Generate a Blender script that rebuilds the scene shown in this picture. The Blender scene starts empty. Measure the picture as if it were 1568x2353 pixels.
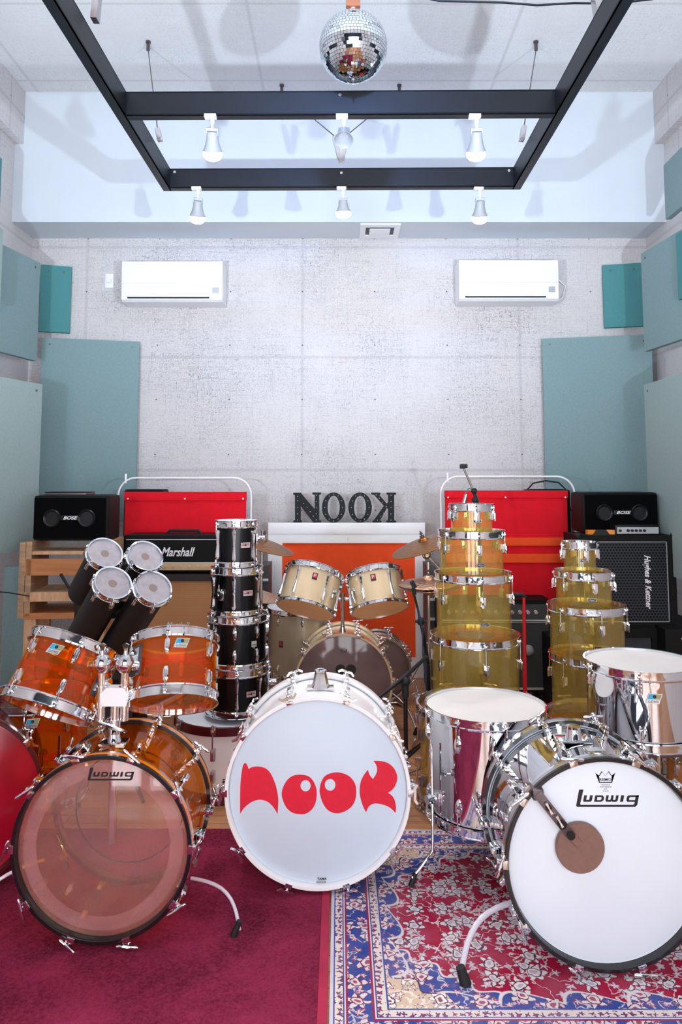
import bpy, bmesh, math, random
from mathutils import Vector, Matrix, Euler
from mathutils.geometry import tessellate_polygon
random.seed(7)
S = bpy.context.scene
C = S.collection
PI = math.pi
R = math.radians

# ------------------------------------------------------------------ camera
F, U0, V0, PITCH, EYE = 1700.0, 780.0, 951.3, R(5.0), 1.5
cam = bpy.data.cameras.new('camera')
camo = bpy.data.objects.new('camera', cam)
C.objects.link(camo)
cam.sensor_fit = 'VERTICAL'
cam.sensor_height = 36.0
cam.lens = 36.0 * F / 2353.0
cam.shift_x = (784.0 - U0) / 2353.0
cam.shift_y = (V0 - 1176.5) / 2353.0
cam.clip_start = 0.05
camo.location = (0, 0, EYE)
camo.rotation_euler = (R(90) + PITCH, 0, 0)
S.camera = camo

# ------------------------------------------------------------------ view + world
S.view_settings.view_transform = 'Standard'
S.view_settings.look = 'None'
S.view_settings.gamma = 1.0
S.view_settings.use_curve_mapping = False
S.view_settings.exposure = 0.2
try:
    S.cycles.transparent_max_bounces = 40
    S.cycles.max_bounces = 10
except Exception:
    pass
wd = bpy.data.worlds.new('room daylight')
S.world = wd
wd.use_nodes = True
wd.node_tree.nodes['Background'].inputs[0].default_value = (0.95, 0.96, 1.0, 1)
wd.node_tree.nodes['Background'].inputs[1].default_value = 6.6

def lamp(name, kind, loc, target, energy, color, size=0.2, spot=None, size_y=None, blend=0.5):
    l = bpy.data.lights.new(name, kind)
    l.energy = energy
    l.color = color
    if kind == 'AREA':
        l.size = size
        if size_y:
            l.shape = 'RECTANGLE'
            l.size_y = size_y
    else:
        l.shadow_soft_size = size
    if spot:
        l.spot_size = R(spot)
        l.spot_blend = blend
    o = bpy.data.objects.new(name, l)
    C.objects.link(o)
    o.location = loc
    o.rotation_euler = (Vector(target) - Vector(loc)).to_track_quat('-Z', 'Y').to_euler()
    return o

# two photographer's strobes low on either side, aimed up at the ceiling and the far beam
lamp('strobe_light', 'SPOT', (-1.32, 0.81, 1.6), (-0.1, 4.1, 4.57), 370, (0.72, 0.86, 1.0), 0.035, 110, blend=0.8)
lamp('strobe_light', 'SPOT', (1.32, 0.81, 1.6), (0.1, 4.1, 4.57), 370, (0.72, 0.86, 1.0), 0.035, 110, blend=0.8)
lamp('blue_stage_light', 'SPOT', (0.0, 1.2, 3.9), (0.05, 5.9, 3.45), 170, (0.25, 0.45, 1.0), 0.1, 52, blend=1.0)

# ------------------------------------------------------------------ pixel -> world
def ray(u, v):
    a, b = (u - U0) / F, -(v - V0) / F
    return Vector((a, math.cos(PITCH) - b * math.sin(PITCH), math.sin(PITCH) + b * math.cos(PITCH)))
def W(u, v, Y):
    d = ray(u, v)
    return Vector((0, 0, EYE)) + d * (Y / d.y)
def WZ(u, v, z):
    d = ray(u, v)
    return Vector((0, 0, EYE)) + d * ((z - EYE) / d.z)

# ------------------------------------------------------------------ materials
def lin(c):
    if isinstance(c, str):
        c = tuple(int(c[i:i + 2], 16) / 255 for i in (0, 2, 4))
    return tuple(x / 12.92 if x <= 0.04045 else ((x + 0.055) / 1.055) ** 2.4 for x in c) + (1.0,)

def newmat(name):
    m = bpy.data.materials.new(name)
    m.use_nodes = True
    return m, m.node_tree, m.node_tree.nodes['Principled BSDF']

class N:
    """small node-graph helper"""
    def __init__(s, nt): s.nt = nt
    def node(s, t, **k):
        n = s.nt.nodes.new(t)
        for a, b in k.items(): setattr(n, a, b)
        return n
    def put(s, sock, v):
        if hasattr(v, 'is_linked') or isinstance(v, bpy.types.NodeSocket): s.nt.links.new(v, sock)
        elif isinstance(v, tuple) and len(v) != len(sock.default_value): sock.default_value = v[:3]
        else: sock.default_value = v
    def m(s, op, a, b=0.0, c=None):
        n = s.node('ShaderNodeMath', operation=op)
        s.put(n.inputs[0], a)
        if len(n.inputs) > 1: s.put(n.inputs[1], b)
        if c is not None: s.put(n.inputs[2], c)
        return n.outputs[0]
    def vm(s, op, a, b=(0, 0, 0)):
        n = s.node('ShaderNodeVectorMath', operation=op)
        s.put(n.inputs[0], a); s.put(n.inputs[1], b)
        return n.outputs['Value'] if op in ('LENGTH', 'DOT_PRODUCT', 'DISTANCE') else n.outputs[0]
    def mix(s, f, a, b):
        n = s.node('ShaderNodeMix', data_type='RGBA')
        s.put(n.inputs['Factor'], f); s.put(n.inputs[6], a); s.put(n.inputs[7], b)
        return n.outputs[2]
    def noise(s, vec, scale, detail=3, rough=0.5, dist=0.0, dims='3D'):
        n = s.node('ShaderNodeTexNoise', noise_dimensions=dims)
        if vec is not None: s.put(n.inputs['Vector'], vec)
        n.inputs['Scale'].default_value = scale; n.inputs['Detail'].default_value = detail
        n.inputs['Roughness'].default_value = rough; n.inputs['Distortion'].default_value = dist
        return n.outputs[0]
    def step(s, x, lo, hi):
        n = s.node('ShaderNodeMapRange')
        n.clamp = True
        s.put(n.inputs[0], x)
        n.inputs[1].default_value = lo; n.inputs[2].default_value = hi
        return n.outputs[0]
    def obj(s): return s.node('ShaderNodeTexCoord').outputs['Object']
    def sep(s, v):
        n = s.node('ShaderNodeSeparateXYZ'); s.put(n.inputs[0], v); return n.outputs
    def comb(s, x, y, z=0.0):
        n = s.node('ShaderNodeCombineXYZ')
        for i, q in enumerate((x, y, z)): s.put(n.inputs[i], q)
        return n.outputs[0]
    def scale(s, v, k): return s.vm('MULTIPLY', v, k)
    def bump(s, h, strength, dist=0.01):
        n = s.node('ShaderNodeBump'); s.put(n.inputs['Height'], h)
        n.inputs['Strength'].default_value = strength; n.inputs['Distance'].default_value = dist
        return n.outputs[0]

def pm(name, col, rough=0.5, metal=0.0, var=0.0, vscale=20, bump=0.0, bscale=200, coat=0.0, spec=None, stretch=None, sheen=0):
    """principled material with slight procedural colour variation and bump"""
    m, nt, p = newmat(name); g = N(nt)
    c = lin(col)
    p.inputs['Base Color'].default_value = c
    p.inputs['Roughness'].default_value = rough
    p.inputs['Metallic'].default_value = metal
    p.inputs['Coat Weight'].default_value = coat
    if sheen: p.inputs['Sheen Weight'].default_value = sheen
    if spec is not None: p.inputs['Specular IOR Level'].default_value = spec
    o = g.obj()
    if stretch: o = g.scale(o, stretch)
    if var:
        n = g.noise(o, vscale, 4)
        d = tuple(x * (1 - var) for x in c[:3]) + (1,); l = tuple(min(1, x * (1 + var)) for x in c[:3]) + (1,)
        nt.links.new(g.mix(g.step(n, 0.3, 0.7), d, l), p.inputs['Base Color'])
    if bump:
        nt.links.new(g.bump(g.noise(o, bscale, 2), bump, 0.004), p.inputs['Normal'])
    return m

def film(name, tint, haze=0.05, hazecol='ffffff', gloss_rough=0.04, ior=1.45, gloss=1.0):
    """thin clear plastic: tinted see-through + mirror sheen + a little milkiness"""
    m = bpy.data.materials.new(name); m.use_nodes = True
    nt = m.node_tree; nt.nodes.clear(); g = N(nt)
    out = g.node('ShaderNodeOutputMaterial')
    tr = g.node('ShaderNodeBsdfTransparent'); tr.inputs[0].default_value = lin(tint)
    df = g.node('ShaderNodeBsdfDiffuse'); df.inputs[0].default_value = lin(hazecol)
    tl = g.node('ShaderNodeBsdfTranslucent'); tl.inputs[0].default_value = lin(hazecol)
    ad = g.node('ShaderNodeMixShader'); ad.inputs[0].default_value = 0.5
    nt.links.new(df.outputs[0], ad.inputs[1]); nt.links.new(tl.outputs[0], ad.inputs[2])
    gl = g.node('ShaderNodeBsdfGlossy'); gl.inputs['Roughness'].default_value = gloss_rough
    lw = g.node('ShaderNodeLayerWeight'); lw.inputs[0].default_value = 0.5
    fr = g.m('ADD', g.m('MULTIPLY', g.m('POWER', lw.outputs['Facing'], 5.0), 0.6), 0.04)
    m1 = g.node('ShaderNodeMixShader')
    hz = g.m('MULTIPLY', g.m('ADD', g.m('MULTIPLY', g.step(g.noise(g.obj(), 7, 4), 0.3, 0.7), 0.3), 0.85), haze)
    nt.links.new(hz, m1.inputs[0])
    nt.links.new(tr.outputs[0], m1.inputs[1]); nt.links.new(ad.outputs[0], m1.inputs[2])
    m2 = g.node('ShaderNodeMixShader')
    nt.links.new(g.m('MULTIPLY', fr, gloss), m2.inputs[0])
    nt.links.new(m1.outputs[0], m2.inputs[1]); nt.links.new(gl.outputs[0], m2.inputs[2])
    nt.links.new(m2.outputs[0], out.inputs[0])
    return m

def emit(name, col, strength):
    m, nt, p = newmat(name)
    p.inputs['Base Color'].default_value = lin(col)
    p.inputs['Emission Color'].default_value = lin(col)
    p.inputs['Emission Strength'].default_value = strength
    return m

def board(name, axes, base='dad6d6', fleck=0.5, ox=0.0, oy=0.0, seams=True, holes=True, cell=(1.8, 0.93)):
    """painted wood-wool cement board: fibres, seams and fixing holes. axes = which two coords lie in the wall"""
    m, nt, p = newmat(name); g = N(nt)
    x = g.sep(g.obj()); a, b = x[axes[0]], x[axes[1]]
    v2 = g.comb(a, b)
    patch = g.step(g.noise(v2, 1.1, 3, 0.6), 0.42, 0.72)
    n1 = g.noise(g.vm('ADD', g.scale(v2, (45, 105, 1)), g.comb(g.m('MULTIPLY', g.noise(v2, 18, 2), 30), 0.0)), 1.0, 2, 0.6, 1.5)
    n2 = g.noise(g.vm('ADD', g.scale(v2, (110, 42, 1)), g.comb(0.0, g.m('MULTIPLY', g.noise(v2, 14, 2), 34))), 1.0, 2, 0.6, 1.5)
    f = g.m('MAXIMUM', g.step(n1, 0.55, 0.63), g.step(n2, 0.56, 0.64))
    f = g.m('MULTIPLY', f, g.m('ADD', g.m('MULTIPLY', patch, 0.75 * fleck), 0.32 * fleck))
    c = g.mix(f, lin(base), lin('77747a'))
    c = g.mix(g.m('MULTIPLY', g.step(g.noise(v2, 2.3, 4, 0.6), 0.35, 0.7), 0.14), c, lin('b9b3b4'))
    if seams:
        def seam(c1, off, per, wd_):
            q = g.m('PINGPONG', g.m('ADD', c1, off), per / 2)
            return g.m('SUBTRACT', 1.0, g.step(q, wd_ * 0.4, wd_))
        sm = g.m('MAXIMUM', seam(a, ox, cell[0], 0.016), seam(b, oy, cell[1], 0.016))
        c = g.mix(g.m('MULTIPLY', sm, 0.24), c, lin('98959a'))
        if holes:
            qa = g.m('PINGPONG', g.m('ADD', a, ox), 0.3)
            qb = g.m('PINGPONG', g.m('ADD', b, 0.111), 0.226)
            d = g.m('SQRT', g.m('ADD', g.m('MULTIPLY', qa, qa), g.m('MULTIPLY', qb, qb)))
            c = g.mix(g.m('MULTIPLY', g.m('SUBTRACT', 1.0, g.step(d, 0.004, 0.008)), 0.85), c, lin('2b2a2c'))
    nt.links.new(c, p.inputs['Base Color'])
    p.inputs['Roughness'].default_value = 0.9
    nt.links.new(g.bump(f, 0.25, 0.004), p.inputs['Normal'])
    return m

def flowers(g, v, scale, k, r0, amp, rnd=0.75):
    vo = g.node('ShaderNodeTexVoronoi', voronoi_dimensions='2D')
    g.put(vo.inputs['Vector'], v); vo.inputs['Scale'].default_value = scale
    vo.inputs['Randomness'].default_value = rnd
    d = vo.outputs['Distance']
    df = g.sep(g.vm('SUBTRACT', v, vo.outputs['Position']))
    th = g.m('ARCTAN2', df[1], df[0])
    cr = g.sep(vo.outputs['Color'])
    th = g.m('ADD', g.m('MULTIPLY', th, float(k)), g.m('MULTIPLY', cr[0], 6.28))
    rr = g.m('ADD', g.m('MULTIPLY', g.m('COSINE', th), amp), g.m('ADD', r0, g.m('MULTIPLY', cr[1], 0.07)))
    return g.m('SUBTRACT', d, rr), d, cr[2]

def persian(hw, hl):
    m, nt, p = newmat('persian carpet pile'); g = N(nt)
    o = g.obj(); x = g.sep(o)
    v = g.comb(x[0], x[1])
    wob = g.vm('ADD', v, g.scale(g.comb(g.m('SUBTRACT', g.noise(v, 30, 2), 0.5), g.m('SUBTRACT', g.noise(g.vm('ADD', v, (7, 3, 0)), 30, 2), 0.5)), (0.035, 0.035, 0)))
    ex = g.m('SUBTRACT', hw, g.m('ABSOLUTE', x[0])); ey = g.m('SUBTRACT', hl, g.m('ABSOLUTE', x[1]))
    e = g.m('MINIMUM', ex, ey)
    RED, CREAM, NAVY, BEIGE, DK = lin('a3173c'), lin('dcd3d4'), lin('3a4d93'), lin('d8bfa6'), lin('4a2440')
    inv = lambda q: g.m('SUBTRACT', 1.0, q)
    # field
    f1, d1, r1 = flowers(g, wob, 11.0, 6, 0.25, 0.09)
    f2, d2, r2 = flowers(g, g.vm('ADD', wob, (3.3, 1.7, 0)), 24.0, 5, 0.21, 0.11)
    vine = inv(g.step(g.m('ABSOLUTE', g.m('SUBTRACT', g.noise(wob, 9, 3, 0.6), 0.5)), 0.006, 0.014))
    def motif(base, cA, cB, cC):
        c = g.mix(g.m('MULTIPLY', vine, 0.8), base, cA)
        c = g.mix(g.m('MULTIPLY', inv(g.step(f2, 0.0, 0.03)), g.step(r2, 0.35, 0.45)), c, cB)
        c = g.mix(g.m('MULTIPLY', inv(g.step(f2, -0.12, -0.09)), g.step(r2, 0.35, 0.45)), c, cA)
        c = g.mix(inv(g.step(f1, 0.03, 0.055)), c, cC)
        c = g.mix(inv(g.step(f1, -0.005, 0.02)), c, cA)
        c = g.mix(inv(g.step(g.m('ABSOLUTE', g.m('SUBTRACT', d1, 0.2)), 0.012, 0.03)), c, cC)
        c = g.mix(inv(g.step(d1, 0.08, 0.11)), c, cB)
        return c
    field = motif(RED, CREAM, lin('b9a9bb'), DK)
    blue = motif(NAVY, CREAM, lin('a8506a'), lin('7c2647'))
    beige = motif(BEIGE, lin('efe6df'), lin('8a5a63'), lin('5b3a5a'))
    # corner medallion with scalloped outline
    cxx = g.m('SUBTRACT', ex, 0.165); cyy = g.m('SUBTRACT', ey, 0.165)
    dc = g.m('ADD', g.m('MULTIPLY', cxx, 0.75), cyy)
    sc = g.m('ADD', dc, g.m('MULTIPLY', g.m('SINE', g.m('MULTIPLY', g.m('SUBTRACT', cxx, cyy), 42.0)), 0.022))
    c = g.mix(inv(g.step(sc, 0.30, 0.303)), field, CREAM)
    c = g.mix(inv(g.step(sc, 0.29, 0.293)), c, blue)
    c = g.mix(inv(g.step(sc, 0.175, 0.178)), c, DK)
    c = g.mix(inv(g.step(sc, 0.168, 0.171)), c, beige)
    # scalloped blue frieze along the inside of the border
    fr = g.m('ADD', e, g.m('MULTIPLY', g.m('ABSOLUTE', g.m('SINE', g.m('MULTIPLY', g.m('ADD', x[0], x[1]), 17.0))), -0.05))
    c = g.mix(inv(g.step(fr, 0.190, 0.193)), c, CREAM)
    c = g.mix(inv(g.step(fr, 0.182, 0.185)), c, blue)
    c = g.mix(inv(g.step(sc, 0.168, 0.171)), c, beige)
    # borders
    gm, gd, gr = flowers(g, wob, 44.0, 4, 0.25, 0.12, 0.3)
    guard = g.mix(inv(g.step(gm, 0.0, 0.06)), lin('e3d5cb'), lin('6a4a78'))
    guard = g.mix(inv(g.step(gd, 0.1, 0.14)), guard, lin('b02a4a'))
    def band(c, lim, col): return g.mix(inv(g.step(e, lim, lim + 0.0015)), c, col)
    c = band(c, 0.168, NAVY); c = band(c, 0.163, CREAM); c = band(c, 0.160, guard)
    c = band(c, 0.136, NAVY); c = band(c, 0.132, CREAM); c = band(c, 0.128, lin('9a2a4c')); c = band(c, 0.121, blue)
    c = band(c, 0.052, lin('9a2a4c')); c = band(c, 0.046, CREAM); c = band(c, 0.042, NAVY); c = band(c, 0.038, guard)
    c = band(c, 0.014, NAVY); c = band(c, 0.010, lin('d3cdd8'))
    pile = g.noise(o, 600, 2)
    c = g.mix(g.m('MULTIPLY', g.step(g.noise(o, 5, 3), 0.4, 0.75), 0.18), c, lin('c9b6cc'))
    nt.links.new(c, p.inputs['Base Color'])
    nt.links.new(g.bump(pile, 0.35, 0.003), p.inputs['Normal'])
    p.inputs['Roughness'].default_value = 0.95
    p.inputs['Specular IOR Level'].default_value = 0.1
    return m

def pile_rug():
    m, nt, p = newmat('burgundy carpet pile'); g = N(nt)
    o = g.obj()
    a = g.step(g.noise(o, 3.2, 5, 0.62, 0.6), 0.35, 0.68)
    b = g.step(g.noise(o, 90, 3, 0.7), 0.3, 0.7)
    c = g.mix(a, lin('560b24'), lin('9a2b4e'))
    c = g.mix(g.m('MULTIPLY', b, 0.42), c, lin('b04a68'))
    nt.links.new(c, p.inputs['Base Color'])
    nt.links.new(g.bump(g.noise(o, 260, 3, 0.7), 0.7, 0.006), p.inputs['Normal'])
    p.inputs['Roughness'].default_value = 1.0; p.inputs['Specular IOR Level'].default_value = 0.05
    return m

def planks():
    m, nt, p = newmat('orange brown floorboards'); g = N(nt)
    x = g.sep(g.obj())
    br = g.node('ShaderNodeTexBrick'); g.put(br.inputs['Vector'], g.obj())
    br.inputs['Scale'].default_value = 1.0; br.inputs['Brick Width'].default_value = 1.2
    br.inputs['Row Height'].default_value = 0.075; br.inputs['Mortar Size'].default_value = 0.002
    br.inputs['Color1'].default_value = lin('b67b52'); br.inputs['Color2'].default_value = lin('94603e'); br.inputs['Mortar'].default_value = lin('3c2416')
    gr = g.noise(g.scale(g.obj(), (3, 60, 1)), 1.0, 5, 0.6)
    c = g.mix(g.m('MULTIPLY', g.step(gr, 0.35, 0.7), 0.35), br.outputs[0], lin('d2a071'))
    nt.links.new(c, p.inputs['Base Color']); p.inputs['Roughness'].default_value = 0.35
    return m

def wood(name, c1, c2, st=(2, 2, 40)):
    m, nt, p = newmat(name); g = N(nt)
    n = g.noise(g.scale(g.obj(), st), 1.0, 5, 0.6, 0.4)
    nt.links.new(g.mix(g.step(n, 0.3, 0.7), lin(c1), lin(c2)), p.inputs['Base Color'])
    p.inputs['Roughness'].default_value = 0.55
    return m

def grid_mat(name, c_hole, c_bar, pitch, rad=0.34, axes=(0, 2), rough=0.5, metal=0.3):
    """perforated metal / woven grille cloth, staggered round holes"""
    m, nt, p = newmat(name); g = N(nt)
    x = g.sep(g.obj()); a = g.m('DIVIDE', x[axes[0]], pitch); b = g.m('DIVIDE', x[axes[1]], pitch * 0.866)
    row = g.m('FLOOR', b); off = g.m('MULTIPLY', g.m('MODULO', row, 2.0), 0.5)
    fa = g.m('SUBTRACT', g.m('FRACT', g.m('ADD', a, off)), 0.5); fb = g.m('SUBTRACT', g.m('FRACT', b), 0.5)
    d = g.m('SQRT', g.m('ADD', g.m('MULTIPLY', fa, fa), g.m('MULTIPLY', fb, fb)))
    c = g.mix(g.step(d, rad - 0.05, rad + 0.05), lin(c_hole), lin(c_bar))
    nt.links.new(c, p.inputs['Base Color']); p.inputs['Roughness'].default_value = rough; p.inputs['Metallic'].default_value = metal
    return m

def brushed(name, col, rough=0.2, metal=1.0, axis_scale=(1, 1, 1), amt=0.04, bscale=6.0):
    """mirror metal whose surface wobbles a little"""
    m, nt, p = newmat(name); g = N(nt)
    p.inputs['Base Color'].default_value = lin(col); p.inputs['Metallic'].default_value = metal
    p.inputs['Roughness'].default_value = rough
    nt.links.new(g.bump(g.noise(g.scale(g.obj(), axis_scale), bscale, 2), amt, 0.05), p.inputs['Normal'])
    return m

M = {}
M['wall'] = board('white fibre board wall', (0, 2), fleck=1.0, ox=0.306, oy=0.29)
M['side'] = board('white fibre board side wall', (1, 2), fleck=0.5, oy=0.29)
M['ceil'] = board('white fibre board ceiling', (0, 1), base='e6e8ea', fleck=0.35, ox=0.6, oy=0.1, holes=False)
M['plaster'] = pm('white plaster', 'd3dae2', 0.8, var=0.02, vscale=3)
M['floor'] = planks()
M['chrome'] = brushed('chrome', 'e6e8ec', 0.07, amt=0.03, bscale=20)
M['chrome2'] = brushed('worn chrome', 'c9c4c6', 0.2, amt=0.03, bscale=20)
M['steel'] = brushed('mirror steel shell', 'dcdde2', 0.045, amt=0.14, axis_scale=(1, 1, 0.25), bscale=5)
M['gunmetal'] = pm('gunmetal', '6f6468', 0.35, 0.8)
M['white'] = pm('white lacquer', 'f0eef0', 0.25, var=0.02, coat=0.3)
M['white2'] = pm('white plastic', 'f2f2f5', 0.35)
M['whitehead'] = pm('white coated drum skin', 'e0e6f1', 0.45, var=0.03, vscale=4)
M['worn'] = pm('worn white drum skin', 'dedad8', 0.5, var=0.05, vscale=7)
M['nookhead'] = pm('pale grey coated drum skin', 'ccd8e6', 0.5, var=0.03, vscale=3)
M['black'] = pm('black tolex', '060607', 0.6, spec=0.25, bump=0.4, bscale=500)
M['blackgloss'] = pm('black lacquer', '020407', 0.22, spec=0.35, var=0.3, vscale=6)
M['rubber'] = pm('black rubber', '151517', 0.7)
M['blackmetal'] = pm('black painted metal', '16171b', 0.35, 0.3)
M['truss'] = pm('black painted steel', '14181f', 0.42, 0.25, var=0.15, vscale=8)
M['darkwood'] = pm('black lacquered hoop', '15151a', 0.22, coat=0.4)
M['orange'] = pm('orange hoop inlay', 'ee8a18', 0.25)
M['maroon'] = pm('maroon lacquer', '4a0d14', 0.25, var=0.2, vscale=12)
M['redhead'] = pm('red glossy skin', 'a00d28', 0.2, var=0.25, vscale=7, coat=0.3)
M['redfab'] = pm('red felt', 'e2031f', 0.95, var=0.06, vscale=20, bump=0.3, bscale=600)
M['orangefab'] = pm('orange felt', 'ff5522', 0.95, var=0.05, vscale=20, bump=0.3, bscale=600)
M['redpaint'] = pm('red paint', 'd41225', 0.35)
M['logored'] = pm('red vinyl', 'd9042e', 0.6, var=0.05, vscale=60)
M['ink'] = pm('black print', '15151b', 0.5)
M['pinkplate'] = pm('pale pink badge', 'd9b6bb', 0.3, 0.3)
M['silverplate'] = pm('silver badge', 'd5d8dc', 0.3, 0.6)
M['blueplate'] = pm('sky blue badge corner', '2fa3cf', 0.35)
M['oliveplate'] = pm('olive badge corner', '9a9468', 0.35)
M['premier'] = pm('red badge centre', 'c8283c', 0.4)
M['champagne'] = pm('champagne pearl lacquer', 'dcc4a0', 0.22, 0.25, var=0.08, vscale=5, coat=0.5)
M['champagne2'] = pm('silver champagne lacquer', 'b5a88f', 0.25, 0.3, var=0.08, vscale=5, coat=0.4)
M['tanhead'] = pm('tan see-through skin', 'ffc48c', 0.4, var=0.08, vscale=8)
M['tan'] = grid_mat('tan woven grille cloth', 'a06f46', 'cf9b6c', 0.006, 0.3, rough=0.9, metal=0)
M['tolexdark'] = pm('dark brown tolex', '2c2428', 0.6, bump=0.3, bscale=500)
M['gold'] = pm('brushed gold panel', 'd8c39c', 0.35, 0.4, var=0.1, stretch=(1, 1, 30))
M['cymbal'] = brushed('bronze cymbal', '9a6638', 0.28, amt=0.2, bscale=60)
M['cymbal2'] = brushed('pale bronze cymbal', 'c9a084', 0.3, amt=0.2, bscale=60)
M['teal'] = pm('teal felt panel', '4f8d90', 1.0, var=0.05, vscale=60, bump=0.3, bscale=400)
M['bluegrey'] = pm('blue grey felt panel', '819b9e', 1.0, var=0.05, vscale=60, bump=0.3, bscale=400)
M['greygreen'] = pm('grey green felt panel', '9aaeac', 1.0, var=0.05, vscale=60, bump=0.3, bscale=400)
M['ply'] = wood('light plywood', 'b98a63', 'd9b08a', (30, 3, 6))
M['ply2'] = wood('orange brown board', 'a86638', 'c4824c', (3, 3, 30))
M['dirtywood'] = wood('weathered plywood edge', '8a7058', 'bd9470', (6, 6, 30))
M['grille'] = grid_mat('hexagon punched metal grille', '050608', '3c4046', 0.020, 0.36, rough=0.4, metal=0.6)
M['mesh'] = grid_mat('dark grille cloth', '0e0f11', '3f4145', 0.006, 0.3, rough=0.8, metal=0)
M['speakerfoam'] = pm('black speaker foam', '040405', 0.95, spec=0.1, var=0.3, vscale=200)
M['grey'] = pm('dark grey plastic', '3a3d42', 0.5)
M['panelgrey'] = pm('silver control panel', 'c3c6cb', 0.35, 0.5)
M['pad'] = pm('brown leatherette pad', '7f5e55', 0.55, var=0.06, vscale=60)
M['clearacry'] = pm('frosted acrylic rod', 'cfc9d6', 0.15, coat=0.5)
M['amber'] = film('amber acrylic', 'ffa646', 0.10, 'ff7c0c')
M['amber'].node_tree.nodes['Transparent BSDF'].inputs[0].default_value = (1.0, 0.71, 0.19, 1)
M['yellow'] = film('pale yellow acrylic', 'f6ecb0', 0.10, 'ffe58c')
M['yellow'].node_tree.nodes['Transparent BSDF'].inputs[0].default_value = (0.99, 0.96, 0.76, 1)
M['smokeshell'] = film('clear acrylic', 'e6ddc8', 0.03, 'ffffff')
M['clearhead'] = film('clear drum skin', 'fdf8f8', 0.11, 'ffe0e2', 0.05)
M['hazyring'] = film('milky skin ring', 'f6eaea', 0.24, 'fac8cc', 0.2)
M['clearyel'] = film('clear skin on yellow drum', 'f2e4c4', 0.10, 'e9cf9a', 0.06)
M['dot'] = film('dark centre dot', 'b08a68', 0.25, '6b4632', 0.3)
M['amberring'] = film('bright amber seam', 'ffc060', 0.22, 'ff9a20')
M['canwhite'] = pm('white painted lamp can', 'a4a8b0', 0.4)
M['smoke'] = film('smoked drum skin', 'a8908e', 0.55, 'cbaeb0', 0.08)
M['clearamb'] = film('clear skin on amber drum', 'fdf2e6', 0.05, 'f0b080', 0.06)
M['greyskin'] = pm('cloudy grey skin', '98929a', 0.35, var=0.12, vscale=30, coat=0.3)
M['skindot'] = pm('brown grey skin dot', '7d6a66', 0.5)
M['octoban'] = pm('black textured tube', '121215', 0.5, bump=0.5, bscale=300)
M['marquee'] = pm('dark slate metal', '0d1117', 0.6, spec=0.3)
M['bulbw'] = pm('small unlit bulb', 'e0dcd6', 0.2)
M['ledlit'] = emit('lit spotlight bulb', 'fff0dc', 22.0)
M['cordblack'] = pm('black cable', '0d1620', 0.5)
M['cordgreen'] = pm('green cable', '2d6a5c', 0.5)
M['dirtyorange'] = pm('orange rubber', 'f08a28', 0.5)
M['mirror'] = pm('mirror glass tile', 'e8eef4', 0.02, 1.0)
M['ballcore'] = pm('dark ball core', '1a1c22', 0.6)

# ------------------------------------------------------------------ mesh helpers
I4 = Matrix.Identity(4)
def T(x=0, y=0, z=0): return Matrix.Translation((x, y, z))
def RX(a): return Matrix.Rotation(a, 4, 'X')
def RY(a): return Matrix.Rotation(a, 4, 'Y')
def RZ(a): return Matrix.Rotation(a, 4, 'Z')

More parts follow.
